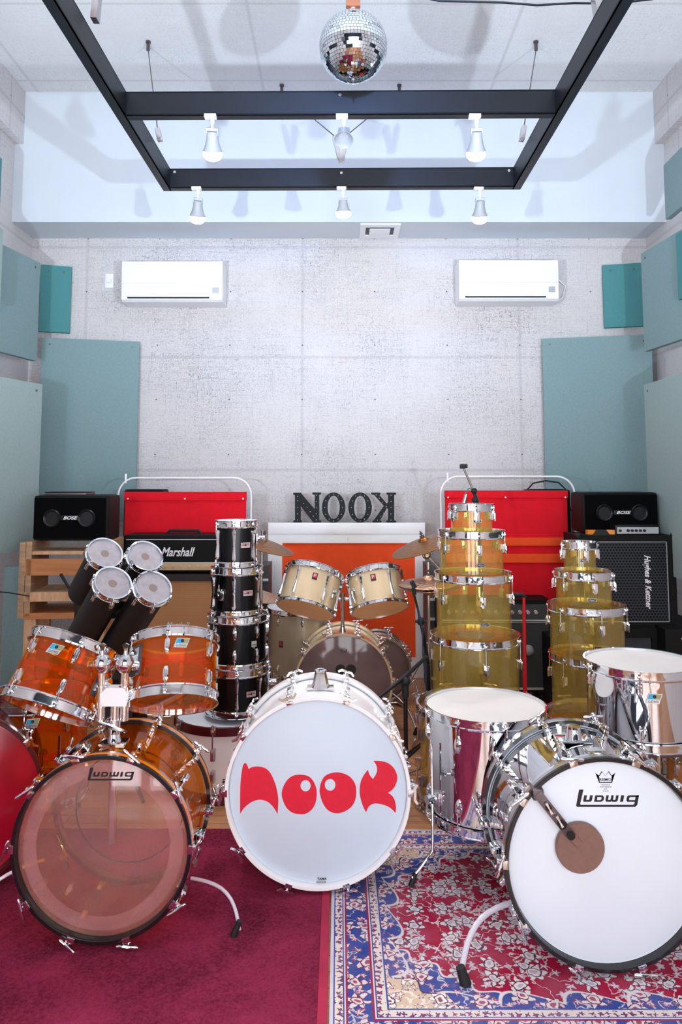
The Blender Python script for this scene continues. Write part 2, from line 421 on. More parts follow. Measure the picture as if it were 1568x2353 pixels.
class MB:
    def __init__(s): s.v = []; s.f = []; s.mi = []; s.cur = 0
    def add(s, vs, fs, mx=I4):
        b = len(s.v)
        s.v += [tuple(mx @ Vector(p)) for p in vs]
        s.f += [tuple(b + i for i in f) for f in fs]
        s.mi += [s.cur] * len(fs)
        return s
    def box(s, x0, x1, y0, y1, z0, z1, mx=I4, bev=0.0):
        if bev <= 0:
            vs = [(x, y, z) for z in (z0, z1) for y in (y0, y1) for x in (x0, x1)]
            fs = [(0, 2, 3, 1), (4, 5, 7, 6), (0, 1, 5, 4), (2, 6, 7, 3), (0, 4, 6, 2), (1, 3, 7, 5)]
            return s.add(vs, fs, mx)
        bm = bmesh.new()
        bmesh.ops.create_cube(bm, size=1)
        for q in bm.verts:
            q.co = Vector(((x0 + x1) / 2 + q.co.x * (x1 - x0), (y0 + y1) / 2 + q.co.y * (y1 - y0), (z0 + z1) / 2 + q.co.z * (z1 - z0)))
        bmesh.ops.bevel(bm, geom=bm.edges[:], offset=bev, segments=2, profile=0.7, affect='EDGES')
        bm.verts.index_update()
        s.add([q.co[:] for q in bm.verts], [tuple(q.index for q in f.verts) for f in bm.faces], mx)
        bm.free(); return s
    def lathe(s, prof, n=48, mx=I4, closed=False, a0=0.0, a1=2 * PI):
        """revolve (r, z) profile round z; closed = profile is a loop"""
        full = abs(a1 - a0 - 2 * PI) < 1e-6
        cols = n if full else n + 1
        vs = []; k = len(prof)
        for j in range(cols):
            t = a0 + (a1 - a0) * j / n
            c, sn = math.cos(t), math.sin(t)
            vs += [(r * c, r * sn, z) for r, z in prof]
        fs = []
        for j in range(n):
            j2 = (j + 1) % cols
            for i in range(k if closed else k - 1):
                i2 = (i + 1) % k
                if prof[i][0] == 0 and prof[i2][0] == 0: continue
                q = (j * k + i, j2 * k + i, j2 * k + i2, j * k + i2)
                if prof[i][0] == 0: q = (q[0], q[2], q[3])
                elif prof[i2][0] == 0: q = (q[0], q[1], q[2])
                fs.append(q)
        return s.add(vs, fs, mx)
    def cyl(s, r, z0, z1, n=20, mx=I4, r2=None):
        r2 = r if r2 is None else r2
        return s.lathe([(0, z0), (r, z0), (r2, z1), (0, z1)], n, mx)
    def tube(s, pts, r, n=8, mx=I4, caps=True):
        pts = [Vector(p) for p in pts]; vs = []; m = len(pts)
        rr = r if isinstance(r, (list, tuple)) else [r] * m
        up = None
        for i, p in enumerate(pts):
            d = (pts[min(i + 1, m - 1)] - pts[max(i - 1, 0)]).normalized()
            if up is None:
                up = d.cross(Vector((0.3, 0.9, 0.2))).normalized()
            up = (up - d * up.dot(d)).normalized()
            w = d.cross(up)
            vs += [tuple(p + (up * math.cos(2 * PI * j / n) + w * math.sin(2 * PI * j / n)) * rr[i]) for j in range(n)]
        fs = [(i * n + j, i * n + (j + 1) % n, (i + 1) * n + (j + 1) % n, (i + 1) * n + j) for i in range(m - 1) for j in range(n)]
        if caps: fs += [tuple(range(n))[::-1], tuple((m - 1) * n + j for j in range(n))]
        return s.add(vs, fs, mx)
    def sphere(s, r, mx=I4, n=12):
        k = n // 2
        return s.lathe([(r * math.sin(PI * i / k) if 0 < i < k else 0, -r * math.cos(PI * i / k)) for i in range(k + 1)], n, mx)
    def prism(s, loops, z0, z1, mx=I4):
        """extrude a polygon (first loop) with holes (other loops) from z0 to z1"""
        tri = tessellate_polygon([[Vector((x, y, 0)) for x, y in l] for l in loops])
        flat = [p for l in loops for p in l]; n = len(flat)
        vs = [(x, y, z0) for x, y in flat] + [(x, y, z1) for x, y in flat]
        fs = []
        for t in tri:
            a, b, c = (Vector((flat[i][0], flat[i][1])) for i in t)
            if (b - a).cross(c - a) < 0: t = t[::-1]
            fs += [tuple(n + i for i in t), tuple(t)[::-1]]
        b = 0
        for l in loops:
            k = len(l)
            fs += [(b + i, b + (i + 1) % k, n + b + (i + 1) % k, n + b + i) for i in range(k)]
            b += k
        return s.add(vs, fs, mx)
    def mesh(s, name, mats, smooth=35):
        me = bpy.data.meshes.new(name)
        me.from_pydata(s.v, [], s.f)
        for m in (mats if isinstance(mats, (list, tuple)) else [mats]): me.materials.append(m)
        if any(s.mi):
            for p, i in zip(me.polygons, s.mi): p.material_index = i
        bm = bmesh.new(); bm.from_mesh(me)
        bmesh.ops.recalc_face_normals(bm, faces=bm.faces); bm.to_mesh(me); bm.free()
        if smooth:
            me.shade_smooth(); me.set_sharp_from_angle(angle=R(smooth))
        return me
    def build(s, name, mats, parent=None, smooth=35, loc=None, rot=None):
        return put(name, s.mesh(name, mats, smooth), parent, loc, rot)

def put(name, me, parent=None, loc=None, rot=None):
    o = bpy.data.objects.new(name, me); C.objects.link(o)
    if parent: o.parent = parent
    if loc is not None: o.location = loc
    if rot is not None: o.rotation_euler = rot
    return o

def tag(o, label=None, cat=None, group=None, kind=None):
    if label: o['label'] = label
    if cat: o['category'] = cat
    if group: o['group'] = group
    if kind: o['kind'] = kind
    return o
def thing(name, label, cat, loc=(0, 0, 0), rot=(0, 0, 0), group=None):
    o = bpy.data.objects.new(name, None); C.objects.link(o)
    o.empty_display_size = 0.05
    o.location = loc
    if isinstance(rot, Matrix): o.rotation_euler = rot.to_euler()
    else: o.rotation_euler = rot
    return tag(o, label, cat, group)
def struct(name, mb, mat, smooth=0): return tag(mb.build(name, mat, None, smooth), kind='structure')

def text_mesh(name, s, w, h, mat, depth=0.0008, shear=0.0, bold=0.0, spacing=1.0, smallcaps=False):
    """lettering as a thin solid, centred, exactly w x h, in the XY plane facing +Z"""
    cu = bpy.data.curves.new(name, 'FONT'); cu.body = s
    cu.shear = shear; cu.offset = bold; cu.extrude = 0.02; cu.space_character = spacing; cu.resolution_u = 3
    o = bpy.data.objects.new(name, cu); C.objects.link(o)
    dg = bpy.context.evaluated_depsgraph_get()
    me = bpy.data.meshes.new_from_object(o.evaluated_get(dg))
    C.objects.unlink(o); bpy.data.objects.remove(o); bpy.data.curves.remove(cu)
    xs = [q.co.x for q in me.vertices]; ys = [q.co.y for q in me.vertices]
    x0, x1, y0, y1 = min(xs), max(xs), min(ys), max(ys)
    for q in me.vertices:
        q.co = Vector(((q.co.x - (x0 + x1) / 2) / (x1 - x0) * w, (q.co.y - (y0 + y1) / 2) / (y1 - y0) * h, q.co.z / 0.04 * depth))
    me.materials.clear(); me.materials.append(mat)
    return me
def text(name, s, w, h, mat, parent, loc, rot=(R(90), 0, 0), **k):
    return put(name, text_mesh(name, s, w, h, mat, **k), parent, loc, rot)

# ------------------------------------------------------------------ drums
def lug_mesh(style, r, h, mat, top=True, bottom=True, mid=None):
    """lug + tension rods at angle 0 (pointing +x); shell between z=0 and z=h"""
    b = MB(); rx = r + 0.012
    def rod(z0, z1): b.cyl(0.0026, min(z0, z1), max(z0, z1), 8, T(rx, 0, 0))
    def ear(z, sg):
        b.box(rx - 0.008, rx + 0.006, -0.008, 0.008, z - 0.004, z + 0.004, bev=0.002)
        b.cyl(0.0048, min(z, z + sg * 0.012), max(z, z + sg * 0.012), 8, T(rx, 0, 0))
    zt, zb = h - 0.008, 0.008
    if top: ear(zt, 1)
    if bottom: ear(zb, -1)
    if style == 'long':       # slim waisted bar running the whole shell
        L0, L1 = h * 0.16, h * 0.84
        pr = []
        for i in range(17):
            t = i / 16; w = 0.0065 + 0.0055 * abs(2 * t - 1) ** 1.6; w *= 1 if 0 < i < 16 else 0.6
            pr.append((L0 + (L1 - L0) * t, w, 0.010 + 0.008 * abs(2 * t - 1) ** 1.3))
        vs = []; fs = []
        for z, w, dp in pr:
            vs += [(r - 0.002, -w, z), (r + dp * 0.75, -w * 0.85, z), (r + dp, 0, z), (r + dp * 0.75, w * 0.85, z), (r - 0.002, w, z)]
        for i in range(16):
            fs += [(i * 5 + j, i * 5 + j + 1, (i + 1) * 5 + j + 1, (i + 1) * 5 + j) for j in range(4)]
        fs += [(0, 4, 3, 2, 1), (80, 81, 82, 83, 84)]
        b.add(vs, fs)
        if top: rod(L1 - 0.01, zt)
        if bottom: rod(L0 + 0.01, zb)
    else:
        k = {'box': (0.028, 0.0125, 0.019), 'tear': (0.026, 0.011, 0.016), 'bullet': (0.030, 0.012, 0.016)}[style]
        hl, hw, dp = k
        def lug(zc, sg):
            if style == 'box':
                b.box(r - 0.002, r + dp, -hw, hw, zc - hl * 0.75, zc + hl * 0.75, bev=0.004)
                b.box(r + dp - 0.003, r + dp + 0.003, -hw * 0.55, hw * 0.55, zc - hl * 0.95, zc + hl * 0.45, bev=0.002)
            else:
                n = 9; vs = []; fs = []
                for i in range(n):
                    t = i / (n - 1); z = zc + sg * hl * (1 - 2 * t)
                    e = math.sin(PI * min(1, 0.25 + 0.75 * (1 - t) + 0.0)) if style == 'bullet' else 1 - 0.45 * abs(2 * t - 1) ** 3
                    e = max(0.35, math.sqrt(max(0, 1 - (2 * t - 1) ** 2)) if style == 'bullet' else e)
                    vs += [(r - 0.002, -hw * e, z), (r + dp * e * 0.8, -hw * 0.8 * e, z), (r + dp * e, 0, z), (r + dp * e * 0.8, hw * 0.8 * e, z), (r - 0.002, hw * e, z)]
                for i in range(n - 1):
                    fs += [(i * 5 + j, i * 5 + j + 1, (i + 1) * 5 + j + 1, (i + 1) * 5 + j) for j in range(4)]
                fs += [(0, 4, 3, 2, 1), tuple((n - 1) * 5 + j for j in range(5))]
                b.add(vs, fs)
                if style == 'tear':
                    for q in (-0.4, 0.4): b.box(r + dp * 0.6, r + dp + 0.0015, hw * q - 0.0012, hw * q + 0.0012, zc - hl * 0.7, zc + hl * 0.7)
        off = mid if mid else min(0.062, h * 0.3)
        if top: lug(h - off, 1); rod(h - off, zt)
        if bottom: lug(off, -1); rod(off, zb)
    return b.mesh('lug', mat)

def tom_hoop(r, z, sg, mat, k=1.0):
    """triple-flanged steel hoop; sg=+1 for the top"""
    p = [(r + 0.004, -0.024), (r + 0.011, -0.026), (r + 0.012, -0.021), (r + 0.0065, -0.019), (r + 0.0065, 0.006), (r + 0.011, 0.008), (r + 0.011, 0.0105), (r + 0.004, 0.0095)]
    return MB().lathe([(a, z + sg * c * k) for a, c in p], 72, closed=True).mesh('hoop', mat)

def ludwig_badge(parent, r, ang, z, s=1.0, flip=False):
    a = T(r + 0.0015, 0, z) @ RY(R(90)) @ RZ(R(90 + (180 if flip else 0)))
    sk = lambda x, y: (x * s + y * 0.35 * s, y * s)
    b = MB(); b.prism([[sk(-0.023, -0.017), sk(0.023, -0.017), sk(0.023, 0.017), sk(-0.023, 0.017)]], 0, 0.001, a)
    b.cur = 1; b.prism([[sk(-0.021, -0.002), sk(0.0, -0.002), sk(0.0, 0.015), sk(-0.021, 0.015)]], 0.001, 0.0014, a)
    b.cur = 2; b.prism([[sk(0.0, -0.002), sk(0.021, -0.002), sk(0.021, 0.015), sk(0.0, 0.015)]], 0.001, 0.0014, a)
    b.cur = 3; b.cyl(0.006 * s, 0.001, 0.0019, 16, a @ T(0.002 * s, 0.007 * s, 0))
    o = b.build('badge', [M['silverplate'], M['blueplate'], M['oliveplate'], M['ink']], parent, rot=(0, 0, ang), smooth=0)
    o['label'] = 'slanted silver and blue badge'
    t = text_mesh('badge_lettering', 'LUDWIG', 0.036 * s, 0.008 * s, M['ink'], depth=0.0004, shear=0.3)
    q = put('badge_lettering', t, o); q.matrix_local = a @ T(-0.002 * s, -0.0095 * s, 0.0013)
    return o

def plate_badge(parent, r, ang, z, w, h, mat, words=None, tmat=None, th=0.5, tw=0.8, mark=None, lab=None):
    a = T(r + 0.001, 0, z) @ RY(R(90)) @ RZ(R(90))
    b = MB(); b.box(-w / 2, w / 2, -h / 2, h / 2, 0, 0.0016, a, bev=0.0007)
    mats = [mat]
    if mark == 'bars':
        b.cur = 1; mats.append(M['ink'])
        b.box(-w * 0.42, -w * 0.12, -h * 0.06, h * 0.06, 0.0016, 0.0022, a); b.box(w * 0.12, w * 0.42, -h * 0.06, h * 0.06, 0.0016, 0.0022, a)
        b.cyl(h * 0.2, 0.0016, 0.0024, 12, a)
    if mark == 'p':
        b.cur = 1; mats.append(M['premier']); b.box(-w * 0.36, w * 0.36, -h * 0.2, h * 0.4, 0.0016, 0.002, a)
    if mark == 'frame':
        b.cur = 1; mats.append(M['silverplate'])
        for q in (-1, 1): b.box(-w * 0.5, w * 0.5, q * h * 0.42 - h * 0.025, q * h * 0.42 + h * 0.025, 0.0016, 0.0024, a); b.box(q * w * 0.45 - w * 0.015, q * w * 0.45 + w * 0.015, -h * 0.45, h * 0.45, 0.0016, 0.0024, a)
    if mark == 'shield':
        b.cur = 1; mats.append(M['silverplate']); b.prism([[(-w * .5, h * .8), (w * .5, h * .8), (w * .45, -h * .2), (w * .2, -h * .3), (0, -h * .9), (-w * .2, -h * .3), (-w * .45, -h * .2)]], 0.0004, 0.0012, a)
    o = b.build('badge', mats, parent, rot=(0, 0, ang), smooth=0)
    if lab: o['label'] = lab
    if words:
        q = put('badge_lettering', text_mesh('badge_lettering', words, w * tw, h * th, tmat or M['ink'], depth=0.0004, shear=0.2), o)
        q.matrix_local = a @ T(0, h * 0.08 if mark == 'p' else (h * 0.28 if mark == 'bars' else 0), 0.0022)
    return o

def drum(name, label, r, h, loc, shell, rot=(0, 0, 0), cat='drum', group=None, head=None, under=None, n=6, style='long', ph=0.0,
         top=True, bottom=True, hoopmat=None, mid=None, dot=None, t=0.0055, ring=None, hk=1.0):
    o = thing(name, label, cat, loc, rot, group)
    hm = hoopmat or M['chrome']
    MB().lathe([(r - t, 0), (r, 0), (r, h), (r - t, h)], 72, closed=True).build('shell', shell, o)
    if head:
        MB().lathe([(0, h + 0.0005), (r - 0.004, h + 0.0005), (r + 0.0035, h + 0.0005), (r + 0.0035, h - 0.012), (r + 0.0015, h - 0.012), (r + 0.0015, h - 0.001), (0, h - 0.001)], 72).build('batter_head', head, o)
        if dot: put('center_dot', MB().cyl(dot, h + 0.0005, h + 0.0010, 40).mesh('center_dot', M['dot'] if head != M['greyskin'] else M['skindot']), o)['label'] = 'dark centre dot'
        put('top_hoop', tom_hoop(r, h, 1, hm), o)
    if under:
        MB().lathe([(0, -0.0005), (r + 0.0035, -0.0005), (r + 0.0035, 0.012), (r + 0.0015, 0.012), (r + 0.0015, 0.001), (0, 0.001)], 72).build('bottom_head', under, o)
        put('bottom_hoop', tom_hoop(r, 0, -1, hm, hk), o)
    if ring: MB().lathe([(r - 0.012, h * 0.46), (r - t - 0.0005, h * 0.46), (r - t - 0.0005, h * 0.54), (r - 0.012, h * 0.54)], 60, closed=True).build('seam_ring', ring, o)
    ht, hb = bool(head) and top, bottom and bool(under)
    lms = [lug_mesh(style, r, h, M['chrome'], ht, hb, mid)] if (style == 'long' or not (ht and hb)) else [lug_mesh(style, r, h, M['chrome'], True, False, mid), lug_mesh(style, r, h, M['chrome'], False, True, mid)]
    for lm in lms:
        for i in range(n): put('lug', lm, o, rot=(0, 0, ph + 2 * PI * i / n))
    return o

def wood_hoop(r, z, sg, mats, wide=0.040):
    """bass drum hoop: dark wood with a coloured inlay band round the outside"""
    b = MB(); ro, ri = r + 0.020, r + 0.006
    z0, z1 = z - 0.012, z - 0.012 + wide
    zs = [z0, z0 + wide * 0.28, z0 + wide * 0.68, z1]
    f = lambda q: z + sg * (q - z)
    b.cur = 0
    b.lathe([(ro, f(zs[0])), (ri, f(zs[0])), (ri, f(z1 - 0.003)), (ri + 0.002, f(z1)), (ro - 0.002, f(z1)), (ro, f(z1 - 0.002)), (ro, f(zs[2]))], 96)
    b.cur = 1; b.lathe([(ro, f(zs[2])), (ro, f(zs[1]))], 96)
    b.cur = 2; b.lathe([(ro, f(zs[1])), (ro, f(zs[0]))], 96)
    return b.mesh('hoop', mats)

def claw_mesh(r, h, sg, mat, handle='T', lugz=0.09, plate=True, twist=0.5):
    """claw over the hoop, tension rod, handle and lug, at angle 0. sg=+1 front end (z=h)"""
    b = MB(); f = lambda z: (h + (z)) if sg > 0 else (-z)
    def bx(x0, x1, y0, y1, z0, z1, bev=0.002):
        a, c = sorted((f(z0), f(z1))); b.box(x0, x1, y0, y1, a, c, bev=bev)
    bx(r + 0.0195, r + 0.025, -0.013, 0.013, -0.004, 0.031)      # over the rim
    bx(r + 0.009, r + 0.025, -0.013, 0.013, 0.0275, 0.0325)      # front lip
    bx(r + 0.020, r + 0.041, -0.008, 0.008, 0.006, 0.022, 0.004) # nose
    rx = r + 0.034
    a, c = sorted((f(-lugz), f(0.034))); b.cyl(0.0032, a, c, 8, T(rx, 0, 0))
    if handle == 'T':
        mx = T(rx, 0, f(0.036)) @ RZ(twist) @ RY(R(90))
        b.lathe([(0, -0.036), (0.0035, -0.035), (0.0065, -0.026), (0.004, -0.010), (0.006, 0), (0.004, 0.010), (0.0065, 0.026), (0.0035, 0.035), (0, 0.036)], 10, mx)
    elif handle == 'wing':
        mx = T(rx, 0, f(0.036)) @ RZ(twist)
        for q in (-1, 1): b.prism([[(0, -0.004), (q * 0.018, -0.003), (q * 0.032, -0.012), (q * 0.036, -0.006), (q * 0.022, 0.006), (0, 0.004)]], -0.003, 0.003, mx)
    elif handle == 'key':
        b.cyl(0.006, min(f(0.03), f(0.042)), max(f(0.03), f(0.042)), 8, T(rx, 0, 0))
    if lugz > 0.02:
        z0, z1 = sorted((f(-lugz - 0.03), f(-lugz + 0.022)))
        b.box(r - 0.002, r + 0.03, -0.010, 0.010, z0, z1, bev=0.005)
        b.box(r + 0.02, r + 0.044, -0.0075, 0.0075, z0 + 0.006, z1 + 0.004 * sg, bev=0.004)
    return b.mesh('claw', mat)

def bass(name, label, r, h, loc, shell, rot=(R(90), 0, 0), cat='bass drum', hoopmats=None, front=None, rear=None, n=10, ph=None, handle='T',
         lugz=0.085, fring=None, twist=1.2, rearclaws=True, claw=None, frontlabel=None, group=None, claw_front=True):
    """z=0 rear, z=h front; standing on the floor the front faces the camera"""
    o = thing(name, label, cat, loc, rot, group)
    MB().lathe([(r - 0.006, 0), (r, 0), (r, h), (r - 0.006, h)], 96, closed=True).build('shell', shell, o)
    hm = hoopmats or [M['darkwood']] * 3
    put('hoop', wood_hoop(r, h, 1, hm), o); put('hoop', wood_hoop(r, 0, -1, hm), o)
    if front:
        q = MB().lathe([(0, h + 0.006), (r - 0.010, h + 0.006), (r - 0.002, h + 0.002), (r + 0.005, h + 0.002), (r + 0.005, h - 0.010), (r + 0.003, h - 0.010), (r + 0.003, h), (r - 0.002, h), (r - 0.010, h + 0.0045), (0, h + 0.0045)], 96).build('front_head', front, o)
        if frontlabel: q['label'] = frontlabel
        if fring: MB().lathe([(r * 0.80, h + 0.003), (r - 0.012, h + 0.003), (r - 0.012, h + 0.004), (r * 0.80, h + 0.004)], 96, closed=True).build('muffling_ring', fring, o)
    if rear:
        MB().lathe([(0, -0.006), (r - 0.010, -0.006), (r - 0.002, -0.002), (r + 0.005, -0.002), (r + 0.005, 0.010), (r + 0.003, 0.010), (r + 0.003, 0), (r - 0.002, 0), (r - 0.010, -0.0045), (0, -0.0045)], 96).build('rear_head', rear, o)
    if ph is None: ph = R(90) + PI / n
    c = claw or M['chrome']
    f1 = claw_mesh(r, h, 1, c, handle, lugz, twist=twist); f2 = claw_mesh(r, h, -1, c, handle, lugz, twist=-twist)
    for i in range(n):
        if claw_front: put('claw', f1, o, rot=(0, 0, ph + 2 * PI * i / n))
        if rearclaws: put('claw', f2, o, rot=(0, 0, ph + 2 * PI * i / n))
    return o

def ludwig_logo(parent, w, loc, mat):
    """tall L with a long underline that hooks up to the G"""
    h = w * 0.26; b = MB(); k = w / 100.0; sh = 0.22
    def P(l): return [((x + y * sh) * k - w * 0.53, y * k) for x, y in l]
    b.prism([P([(0, 2), (2, 0), (96, 0), (99, 3), (99, 18), (94, 18), (94, 5), (92, 3.2), (7, 3.2), (6, 5), (7, 27), (0, 27)])], 0, 0.0006)
    b.prism([P([(11, 8), (22, 8), (24, 10), (24, 18), (19.5, 18), (19.5, 11), (14.5, 11), (14.5, 18), (10, 18), (10, 9)])], 0, 0.0006)
    b.prism([P([(28, 8), (40, 8), (43, 11), (43, 15), (40, 18), (28, 18)]), P([(32, 10.6), (38, 10.6), (39, 12), (39, 14), (38, 15.4), (32, 15.4)])], 0, 0.0006)
    b.prism([P([(46, 18), (46, 10), (48, 8), (55, 8), (56.2, 9), (57.5, 8), (64, 8), (66, 10), (66, 18), (62, 18), (62, 11), (58, 11), (58, 18), (54, 18), (54, 11), (50, 11), (50, 18)])], 0, 0.0006)
    b.prism([P([(70, 8), (75, 8), (75, 18), (70, 18)])], 0, 0.0006)
    b.prism([P([(80, 10), (82, 8), (94.5, 8), (94.5, 10.6), (85, 10.6), (84, 12), (84, 14), (85, 15.4), (99, 15.4), (99, 18), (82, 18), (80, 16)])], 0, 0.0006)
    return b.build('logo', mat, parent, smooth=0, loc=loc)

def stand_legs(o, z, reach, r, mat, a0=0.3, n=3, name='leg'):
    for t in (a0 if isinstance(a0, (list, tuple)) else [a0 + 2 * PI * i / n for i in range(n)]):
        d = Vector((math.cos(t), math.sin(t), 0))
        MB().tube([d * 0.012 + Vector((0, 0, z)), d * reach * 0.75 + Vector((0, 0, 0.05)), d * reach + Vector((0, 0, 0.012))], r, 8).build(name, mat, o)

# ================================================================== THE ROOM
BACK, SIDE, CEIL, FRONT = 6.05, 2.57, 4.57, -1.8
BZ, BY, SZ, SX = 3.506, 5.65, 4.14, 2.5
struct('floor', MB().box(-SIDE - .1, SIDE + .1, FRONT, BACK + .1, -.1, 0), M['floor'])
struct('wall_back', MB().box(-SIDE - .1, SIDE + .1, BACK, BACK + .1, 0, CEIL), M['wall'])
struct('wall_left', MB().box(-SIDE - .1, -SIDE, FRONT, BACK, 0, CEIL), M['side'])
struct('wall_right', MB().box(SIDE, SIDE + .1, FRONT, BACK, 0, CEIL), M['side'])
struct('ceiling', MB().box(-SIDE - .1, SIDE + .1, FRONT, BACK + .1, CEIL, CEIL + .1), M['ceil'])
struct('trim_1', MB().box(-SIDE, SIDE, BY, BACK, BZ, CEIL), M['plaster'])
struct('trim_2', MB().box(-SIDE, -SX, FRONT, BY, SZ, CEIL), M['side'])
struct('trim_3', MB().box(SX, SIDE, FRONT, BY, SZ, CEIL), M['side'])
struct('trim_4', MB().box(-SIDE, -SIDE + .03, 2.0, BACK, 1.02, 1.14), M['grey'])
struct('trim_5', MB().box(SIDE - .03, SIDE, 2.0, BACK, 1.02, 1.14), M['grey'])

struct('unseen_wall_front', MB().box(-SIDE, -1.75, FRONT - .1, FRONT, 0, CEIL).box(-.75, -.35, FRONT - .1, FRONT, .0, 3.3).box(.75, 1.05, FRONT - .1, FRONT, 0, 3.3).box(2.0, SIDE, FRONT - .1, FRONT, 0, CEIL)
       .box(-1.75, 2.0, FRONT - .1, FRONT, 3.3, CEIL).box(-1.75, 2.0, FRONT - .1, FRONT, 0, .35), pm('unseen blue grey wall', '46525f', .8))  # unseen wall behind the camera, its gaps shaped to stripe the chrome reflections
# ------------------------------------------------------------------ felt acoustic panels
def felt(label, ul, Yl, ur, Yr, vt, vb, mat, ref='r', group='felt acoustic panels', screws=2):
    """hung panel between two plan points; heights measured at its left or right edge"""
    a = W(ul, vt, Yl); b = W(ur, vt, Yr); q = (b, ur, Yr) if ref == 'r' else (a, ul, Yl)
    zt, zb = q[0].z, W(q[1], vb, q[2]).z
    d = Vector((b.x - a.x, b.y - a.y, 0)); L = d.length
    o = thing('acoustic_panel', label, 'acoustic panel', (a.x, a.y, zb), (0, 0, math.atan2(d.y, d.x)), group)
    MB().box(0, L, 0, 0.04, 0, zt - zb, bev=0.004).build('felt_board', mat, o)
    sc = MB().cyl(0.008, -0.001, 0.003, 12, RX(R(90))).mesh('screw', M['gunmetal'])
    for i in range(screws):
        put('screw', sc, o, ((0.06 if i == 0 else L - 0.06) if screws > 1 else L - .06, 0, zt - zb - 0.05))
    return o
felt('large grey green felt panel low on the left wall, cut by the photo edge', -80, 4.35, 98, 5.0, 883, 1262, M['greygreen'])
felt('tall blue grey felt panel standing across the back left corner above the left black speaker', 96, 5.80, 321, 5.97, 785, 1198, M['bluegrey'])
felt('pale blue felt panel on the upper left wall beside the small teal panel', -90, 4.66, 93, 5.5, 604, 830, M['bluegrey'])
felt('small teal felt panel high in the back left corner', 94, 5.93, 165, 6.0, 613, 765, M['teal'])
felt('sliver of felt panel at the upper left photo edge beside the beam end', -120, 4.3, 5, 4.9, 365, 500, M['teal'], screws=1)
felt('narrow green felt panel strip at the left photo edge overlapping the pale blue panel', -120, 4.2, 8, 4.75, 527, 705, M['greygreen'], screws=1)
felt('large grey green felt panel low on the right wall, cut by the photo edge', 1480, 5.1, 1640, 4.15, 884, 1310, M['greygreen'], 'l')
felt('tall green grey felt panel standing across the back right corner behind the right black speaker', 1246, 5.97, 1498, 5.80, 778, 1200, M['bluegrey'], 'l')
felt('pale blue felt panel on the upper right wall beside the small dark teal panel', 1473, 5.3, 1660, 4.35, 583, 808, M['bluegrey'], 'l')
felt('small dark teal felt panel high in the back right corner', 1385, 6.0, 1475, 5.93, 609, 753, M['teal'], 'l')
felt('blue felt panel at the upper right photo edge level with the beam', 1525, 5.0, 1680, 4.1, 380, 505, M['bluegrey'], 'l', screws=1)
felt('narrow teal felt panel strip at the right photo edge overlapping the pale blue panel', 1553, 4.75, 1680, 4.1, 540, 690, M['teal'], 'l', screws=1)
felt('low blue felt panel standing on the floor left of the wooden shelf unit', 10, 4.85, 96, 4.9, 1300, 1585, M['bluegrey'], screws=1)

# ------------------------------------------------------------------ air conditioners, outlet, ceiling vent
def aircon(label, u, v0, v1, side):
    a, b = W(u - 115, v0, 5.83), W(u + 115, v1, 5.83)
    w = (b.x - a.x) / 2; h = a.z - b.z; cx = (a.x + b.x) / 2
    o = thing('air_conditioner', label, 'air conditioner', (cx, 5.83, b.z), group='split air conditioners on the back wall')
    pr = [(0.03, 0), (0.006, 0.015), (0.0, h * 0.36), (0.0, h * 0.95), (0.012, h), (0.215, h), (0.215, 0)]
    b_ = MB(); vs = []; n = len(pr)
    for x in (-w, w): vs += [(x, y, z) for y, z in pr]
    b_.add(vs, [tuple(range(n))[::-1], tuple(range(n, 2 * n))] + [(i, (i + 1) % n, n + (i + 1) % n, n + i) for i in range(n)])
    b_.build('body', M['white2'], o, smooth=0)
    MB().box(-w + .002, w - .002, -.012, 0.001, h * 0.44, h * 0.985, bev=.004).build('front_panel', M['white2'], o)
    MB().box(-w * .86, w * .72, -.007, .012, h * .10, h * .34, RX(R(0)), bev=.003).build('louvre', M['white2'], o)
    MB().box(-w * .88, w * .74, -.0025, .01, h * .07, h * .105).build('air_slot', M['cordblack'], o, smooth=0)
    MB().box(w * .80, w * .93, -.003, .004, h * .2, h * .34).build('display', M['panelgrey'], o)
    return o, cx, w, b.z, h
_, cx, w, zb, h = aircon('white split air conditioner on the back wall above the left red screen', 396, 600, 692, -1)
tag(MB().tube([(cx - w, 5.98, zb + h * .5), (cx - w - .03, 6.0, zb + h * .5), (cx - w - .09, 6.03, zb + h * .47)], .005, 6).build('power_cord', M['white2']), 'short power cord from the left air conditioner to its wall socket', 'cord')
p = W(251, 645, 6.04)
o = thing('wall_socket', 'white socket plate on the back wall beside the left air conditioner', 'socket', (p.x, BACK, p.z))
MB().box(-.035, .035, -.010, 0, -.06, .06, bev=.003).build('plate', M['white2'], o)
MB().box(-.018, .018, -.028, -.010, -.02, .015, bev=.004).build('plug', M['white2'], o)
_, cx, w, zb, h = aircon('white split air conditioner on the back wall above the right red screen', 1170, 597, 690, 1)
tag(MB().tube([(cx + w, 5.98, zb + h * .65), (cx + w + .06, 6.02, zb + h * .66), (cx + w + .115, 6.02, zb + h * .5), (cx + w + .09, 6.02, zb + h * .22), (cx + w + .03, 6.0, zb + h * .08), (cx + w - .01, 5.97, zb + h * .06)], .006, 6).build('power_cord', M['white2']), 'white power cord looping beside the right air conditioner', 'cord')
a, b = WZ(826, 545, BZ), WZ(922, 513, BZ)
o = thing('ceiling_vent', 'white square air vent in the underside of the beam', 'vent', ((a.x + b.x) / 2, (a.y + b.y) / 2, BZ))
w, l = (b.x - a.x) / 2, (a.y - b.y) / 2
MB().prism([[(-w, -l), (w, -l), (w, l), (-w, l)], [(-w * .72, -l * .6), (w * .72, -l * .6), (w * .72, l * .6), (-w * .72, l * .6)][::-1]], -.012, 0).build('frame', M['white2'], o, smooth=0)
MB().box(-w * .7, w * .7, -l * .58, l * .58, -.003, -.001).build('recess', M['grey'], o, smooth=0)
